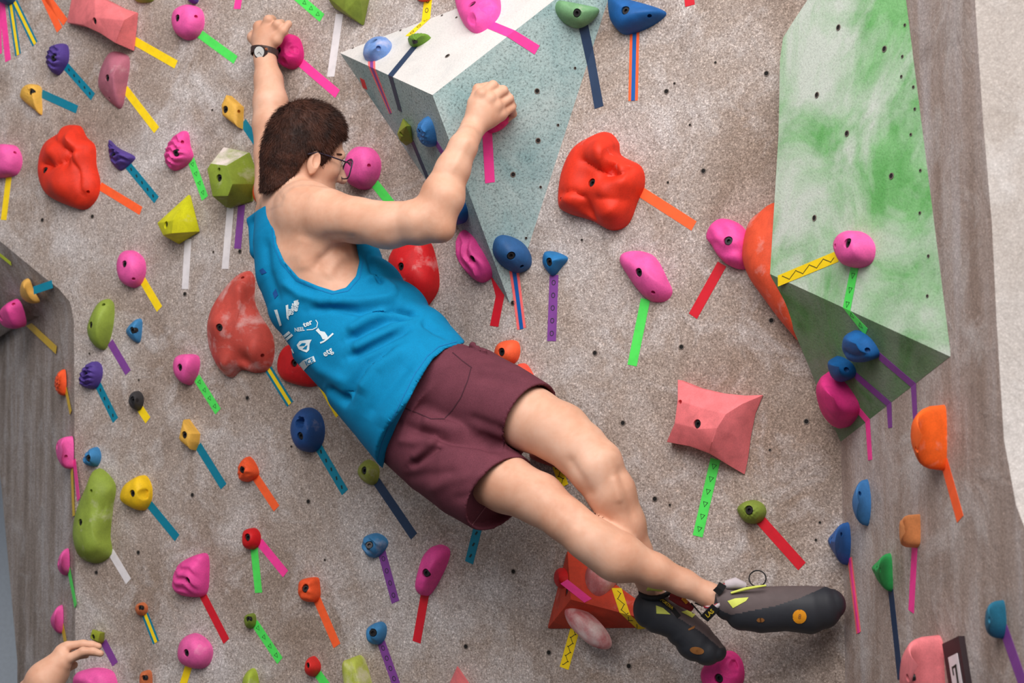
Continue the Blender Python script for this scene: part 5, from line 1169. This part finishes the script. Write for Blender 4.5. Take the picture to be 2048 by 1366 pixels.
# shorts
def legtube(st): return Loft([(q[0], None, q[1]) for q in st])
def leg_loft(rows, k):
    st = []
    for Lp, Rp, d, b in rows: st.append(sec(Lp, Rp, d, b))
    return Loft(st, k)
RL = [((812, 808), (930, 694), .275, .105), ((880, 866), (1000, 714), .275, .114), ((950, 892), (1048, 738), .28, .108), ((1031, 908), (1091, 766), .285, .098)]
LL = [((770, 926), (900, 785), .285, .108), ((815, 968), (950, 830), .30, .122), ((880, 1018), (1002, 880), .315, .120), ((953, 1062), (1048, 914), .33, .104)]
SP = [Loft([sec(*q) for q in (((775, 900), (915, 694), .28, .112), ((803, 932), (955, 734), .285, .120))], .03), leg_loft(RL, .022), leg_loft(LL, .016), bulge(945, 690, 7, .31, .004), bulge(955, 697, 6, .31, .004), bulge(968, 703, 6, .31, .004)]
def inner(rows, sh=.007):
    st = []
    for Lp, Rp, d, b in rows:
        c, xv, b = sec(Lp, Rp, d, b); st.append((c, xv*(1-sh/xv.length), b-sh))
    e = pw(st[-1][0])-pw(st[-2][0]); e = e/np.linalg.norm(e); c = Vector(pw(st[-1][0])+e*.02); st[-1] = (c, st[-1][1], st[-1][2]); s0 = st[-2]; st[-2] = (Vector(pw(s0[0])*.4+pw(st[-1][0])*.6), st[-1][1], st[-1][2])
    return Loft(st[-2:], 0, sub=True)
SP += [inner(RL), inner(LL)]
vp, fp = grid_mesh(SP, (-.36, 3.20, 1.40), (.20, 3.98, 2.0), .0042); vp = relax(vp, fp, 3)
SF = [([(800, 850), (850, 862), (900, 878), (960, 882), (1028, 904)], -.022, 11), ([(815, 936), (850, 912), (888, 884)], -.014, 8), ([(820, 920), (850, 896), (880, 872)], .006, 8), ([(840, 838), (880, 850), (940, 858)], .010, 12), ([(790, 880), (830, 885), (880, 880)], .006, 9), ([(800, 960), (850, 950), (930, 945)], -.005, 12), ([(850, 985), (900, 960), (980, 945)], .005, 12), ([(940, 752), (990, 760), (1050, 768)], -.005, 9), ([(950, 735), (1000, 742), (1060, 756)], .005, 9), ([(1000, 850), (1010, 880), (1028, 900)], -.006, 8), ([(930, 830), (980, 850), (1010, 860)], -.005, 10), ([(900, 1000), (950, 990), (990, 960)], -.004, 10)]
for ln, a, wd in SF: vp = stroke(vp, normals(vp, fp), ln, a, wd)
shorts = np_obj('shorts', vp, fp, M_SHORTS, climber); shorts['label'] = 'maroon sweat shorts'
bP = bvh_of(shorts)
line_decal('seam', bP, [(942, 737), (936, 760), (922, 795), (905, 820), (890, 836)], 1.0, M_SEAM, shorts); line_decal('seam', bP, [(802, 812), (830, 824), (862, 838), (890, 838)], .9, M_SEAM, shorts); line_decal('seam', bP, [(905, 705), (925, 722), (944, 736)], .9, M_SEAM, shorts)
line_decal('hem_stitching', bP, [(1078, 770), (1064, 812), (1046, 850), (1026, 894)], .9, M_SEAML, shorts); line_decal('hem_stitching', bP, [(1032, 924), (1000, 974), (966, 1020), (944, 1050)], .9, M_SEAML, shorts)

# shoes
def shoe(rows, extra, mat, lo, hi, upper, label):
    v, f = grid_mesh([Loft([sec(*q) for q in rows], .01)]+extra, lo, hi, .003); v = relax(v, f, 6)
    o = np_obj('climbing_shoe', v, f, mat, climber); o.data.materials.append(M_UPPER); o['label'] = label
    px, py = proj_np(v); c = polysdf(px[f].mean(1), py[f].mean(1), upper)
    for p, k in zip(o.data.polygons, c): p.material_index = 1 if k < 0 else 0
    return o
SL = [((1428, 1182), (1442, 1222), .195, .030), ((1446, 1170), (1460, 1240), .188, .036), ((1476, 1172), (1490, 1260), .175, .040), ((1520, 1174), (1522, 1266), .155, .042), ((1568, 1172), (1570, 1262), .128, .044), ((1616, 1172), (1622, 1268), .10, .046), ((1642, 1173), (1648, 1258), .085, .042), ((1660, 1178), (1664, 1240), .076, .034), ((1668, 1188), (1671, 1222), .072, .018)]
s1 = shoe(SL, [], M_RUB, M(1540, 1215, .15)-Vector((.26, .26, .2)), M(1540, 1215, .15)+Vector((.26, .26, .2)), [(1420, 1150), (1700, 1150), (1640, 1178), (1600, 1196), (1550, 1212), (1500, 1222), (1462, 1230), (1440, 1220)], 'black and grey climbing shoe with an orange dot, toe in the corner')
b1 = bvh_of(s1)
decal('lime_patch', b1, [(1455, 1202), (1470, 1197), (1497, 1195), (1492, 1202), (1466, 1216)], M_LIMEP, s1)
decal('orange_dot', b1, [(1599+14*math.cos(a), 1233+14*math.sin(a)) for a in [2*math.pi*k/20 for k in range(20)]], M_ORGP, s1)
text_decal('dot_letter', b1, '8', 1599, 1233, 10, 10, M_ORGD, s1, .9, 0, 0, .002)
decal('worn_orange_dot', b1, [(1521+8*math.cos(a), 1240+4.5*math.sin(a)) for a in [2*math.pi*k/12 for k in range(12)]], M_ORGD, s1)
SRr = [((1284, 1186), (1288, 1236), .175, .028), ((1294, 1180), (1298, 1256), .172, .036), ((1318, 1184), (1316, 1267), .165, .040), ((1350, 1200), (1336, 1274), .15, .042), ((1384, 1224), (1352, 1292), .132, .044), ((1412, 1248), (1370, 1316), .118, .044), ((1432, 1272), (1394, 1324), .110, .038), ((1446, 1290), (1424, 1320), .104, .026), ((1453, 1299), (1443, 1314), .10, .013)]
s2 = shoe(SRr, [], M_RUB, M(1370, 1255, .13)-Vector((.22, .22, .2)), M(1370, 1255, .13)+Vector((.22, .22, .2)), [(1330, 1180), (1420, 1220), (1470, 1290), (1440, 1296), (1400, 1262), (1350, 1232), (1330, 1210)], 'black climbing shoe standing on the magenta hold')
b2 = bvh_of(s2)
decal('lime_patch', b2, [(1312, 1211), (1326, 1216), (1341, 1229), (1313, 1227)], M_LIMEP, s2); decal('lime_patch', b2, [(1362, 1224), (1378, 1220), (1392, 1228), (1384, 1236)], M_LIMEP, s2)
decal('lime_patch', b2, [(1376, 1258), (1390, 1251), (1388, 1257), (1377, 1261)], M_ORGD, s2)
decal('orange_oval', b2, [(1394+14*math.cos(a)-2*math.sin(a), 1301+7*math.sin(a)+3*math.cos(a)) for a in [2*math.pi*k/18 for k in range(18)]], M_ORGD, s2)
line_decal('heel_strap', b2, [(1304, 1192), (1326, 1202), (1346, 1220), (1358, 1234)], 4.5, M_BLK, s2, .0014)
text_decal('strap_lettering', b2, 'SPORTIVA', 1332, 1208, 5.5, 38, M_YELP, s2, .95, 0, .02, .0026)
# shoe collars, tongues, loops and straps
def around(px, py, hw, d, dirpx, n=18, tilt=.55):
    P, r = J(px, py, hw, d); t = (M(px+dirpx[0], py+dirpx[1], d-.02)-P).normalized(); x = t.cross(FWD).normalized(); y = t.cross(x).normalized()
    return [P+(x*math.cos(2*math.pi*k/n)+y*math.sin(2*math.pi*k/n))*r+t*(tilt*r*math.cos(2*math.pi*k/n)) for k in range(n)]
tube('collar', around(1436, 1194, 27, .195, (20, 6)), .006, M_GREYC, s1, 8, True); tube('collar_trim', around(1432, 1192, 28, .197, (20, 6)), .0022, M_REDT, s1, 6, True)
tube('tongue', [M(1452, 1170, .205), M(1470, 1166, .20), M(1490, 1172, .185)], [.010, .013, .008], M_GREYC, s1, 10)
tube('lime_binding', [M(1462, 1186, .215), M(1490, 1178, .205), M(1512, 1174, .195), M(1532, 1171, .182)], [.0025, .0035, .003, .002], M_LIMEP, s1, 8)
tube('pull_loop', [M(1515+17*math.cos(a), 1157+16*math.sin(a), .17) for a in [2*math.pi*k/22 for k in range(22)]], .0016, M_BLK, s1, 6, True)
def ribbon(name, pts, w, mat, parent):
    V, Fc = [], []
    for i, p in enumerate(pts):
        t = (pts[min(len(pts)-1, i+1)]-pts[max(0, i-1)]).normalized(); s = t.cross(FWD).normalized()*w; n = FWD*-.0012
        V += [p+s, p-s, p-s-n, p+s-n]
    for i in range(len(pts)-1):
        a, b = 4*i, 4*i+4; Fc += [(a+k, a+(k+1) % 4, b+(k+1) % 4, b+k) for k in range(4)]
    Fc += [(0, 1, 2, 3), tuple(len(V)-4+k for k in range(4))]
    return mesh_obj(name, V, Fc, mat, parent)
hs = ribbon('heel_loop', [M(1446, 1168, .226), M(1440, 1178, .228), M(1432, 1186, .228)], .009, M_BLK, s1)
st2 = ribbon('webbing_strap', [M(1432, 1214, .225), M(1420, 1226, .222), M(1408, 1238, .216)], .0105, M_BLK, s1)
text_decal('strap_lettering', bvh_of(st2), 'LAS', 1420, 1226, 9, -42, M_YELP, s1, .9, 0, .02, .002)
tube('lace', [M(1382, 1206, .19), M(1396, 1222, .185), M(1408, 1236, .19)], .002, M_BLK, s1, 6); tube('lace', [M(1390, 1206, .19), M(1404, 1212, .195), M(1418, 1206, .20)], .0018, M_BLK, s1, 6)
tube('collar', around(1312, 1180, 30, .175, (12, 22), tilt=.3), .006, M_BLK, s2, 8, True)
tube('tongue', [M(1340, 1192, .19), M(1362, 1202, .185), M(1384, 1218, .165)], [.008, .012, .007], plain('red_tongue', (132, 34, 36), .7), s2, 10)
tube('lime_binding', [M(1284, 1184, .195), M(1300, 1176, .205), M(1324, 1180, .205)], [.004, .006, .004], M_LIMEP, s2, 8)
tube('yellow_buckle', [M(1366, 1196, .195), M(1374, 1206, .19)], [.005, .004], M_ORGP, s2, 8)
# wristwatch
Wp, Wr = J(529, 105, 25.5, .10); tw = (M(530, 60, .10)-M(527, 130, .105)).normalized(); xw = tw.cross(FWD).normalized(); yw = tw.cross(xw).normalized()
ring = [Wp+(xw*math.cos(2*math.pi*k/28)+yw*math.sin(2*math.pi*k/28))*Wr for k in range(28)]
V, Fc = [], []
for k, p in enumerate(ring):
    o_ = (p-Wp).normalized(); sk = tw*(.0035*math.cos(2*math.pi*k/28))
    for a, b in ((-.009, 0), (.009, 0), (.009, .0028), (-.009, .0028)): V.append(p+tw*a+o_*b+sk)
for k in range(28): Fc += [(4*k+j, 4*k+(j+1) % 4, 4*((k+1) % 28)+(j+1) % 4, 4*((k+1) % 28)+j) for j in range(4)]
watch = mesh_obj('wristwatch', V, Fc, M_STRAP, climber); watch['label'] = 'brown strapped wristwatch with a pale dial'
wc = M(519, 104, .139); wn = (CAM-wc).normalized()*.85-RGT*.45; wn.normalize(); wx = wn.cross(tw).normalized(); wy = wn.cross(wx)
def disc(r, z0, z1, r2=None): 
    r2 = r2 or r; V = [wc+(wx*math.cos(2*math.pi*k/24)+wy*math.sin(2*math.pi*k/24))*rr+wn*z for rr, z in ((r, z0), (r2, z1)) for k in range(24)]
    return V, [(k, (k+1) % 24, 24+(k+1) % 24, 24+k) for k in range(24)]+[tuple(range(24, 48)), tuple(reversed(range(24)))]
mesh_obj('watch_case', *disc(.0200, -.010, .001, .0185), M_BEZ, watch, .6); mesh_obj('dial', *disc(.0152, .0008, .0018), M_DIAL, watch, .6)
tube('crown', [wc+wx*.0, wc+wx*.001], .001, M_COP, watch) if 0 else tube('crown', [wc-wx*.019-tw*0+tw*.006, wc-wx*.024+tw*.006], .0035, M_COP, watch, 8)
for a, l in ((.6, .008), (2.2, .011)): tube('watch_hand', [wc+wn*.0022, wc+wn*.0022+(wx*math.cos(a)+wy*math.sin(a))*l], .0006, M_BEZ, watch, 5)

# ------------------------------------------------------------------ the second person's reaching arm
Z2 = 3.55
spotter = empty('person', at_depth(60, 1500, Z2)); tag(spotter, 'bare forearm and open hand reaching in at the bottom left', 'person')
def K(px, py, hw, dz=0): P = at_depth(px, py, Z2+dz); return (P, hw*(Z2+dz)/F)
hd = chain([K(-40, 1760, 58, .15), K(-20, 1600, 50, .10), K(20, 1480, 44, .05), K(62, 1404, 38, .02), K(92, 1356, 34, 0)], .02)
for kx, ky, hw, dz in ((128, 1296, 10, .02), (124, 1310, 12, .0), (130, 1330, 12, -.006), (124, 1346, 11, .01)): hd += chain([K(90, 1362, 28, .0), K(kx, ky, hw, dz)], .02)
def fg(p, k=.004):
    c = chain([K(*q) for q in p], k); c[0].k = .01; return c
hd += fg([(122, 1302, 11, .012), (136, 1292, 9.5, .012), (166, 1288, 8.5, .012), (184, 1290, 8, .012), (197, 1293, 7, .014)]) + fg([(124, 1326, 11, -.008), (140, 1316, 9.5, -.01), (166, 1303, 9, -.01), (186, 1303, 8, -.01), (201, 1307, 7, -.008)]) + fg([(124, 1330, 11, .03), (144, 1312, 9, .034), (164, 1304, 8, .036), (184, 1303, 7.5, .038), (194, 1306, 7, .04)]) + fg([(118, 1336, 10, .045), (136, 1322, 8, .05), (154, 1312, 7.5, .055), (172, 1310, 7, .058)])
hd += fg([(92, 1370, 15, .03), (112, 1350, 11, .05), (132, 1336, 9.5, .06), (148, 1330, 8, .065)])
v, f = grid_mesh(hd, pw(at_depth(60, 1500, Z2))-np.array([.26, .16, .40]), pw(at_depth(60, 1500, Z2))+np.array([.26, .26, .32]), .003)
np_obj('forearm_and_hand', relax(v, f, 3), f, M_SKIN, spotter)
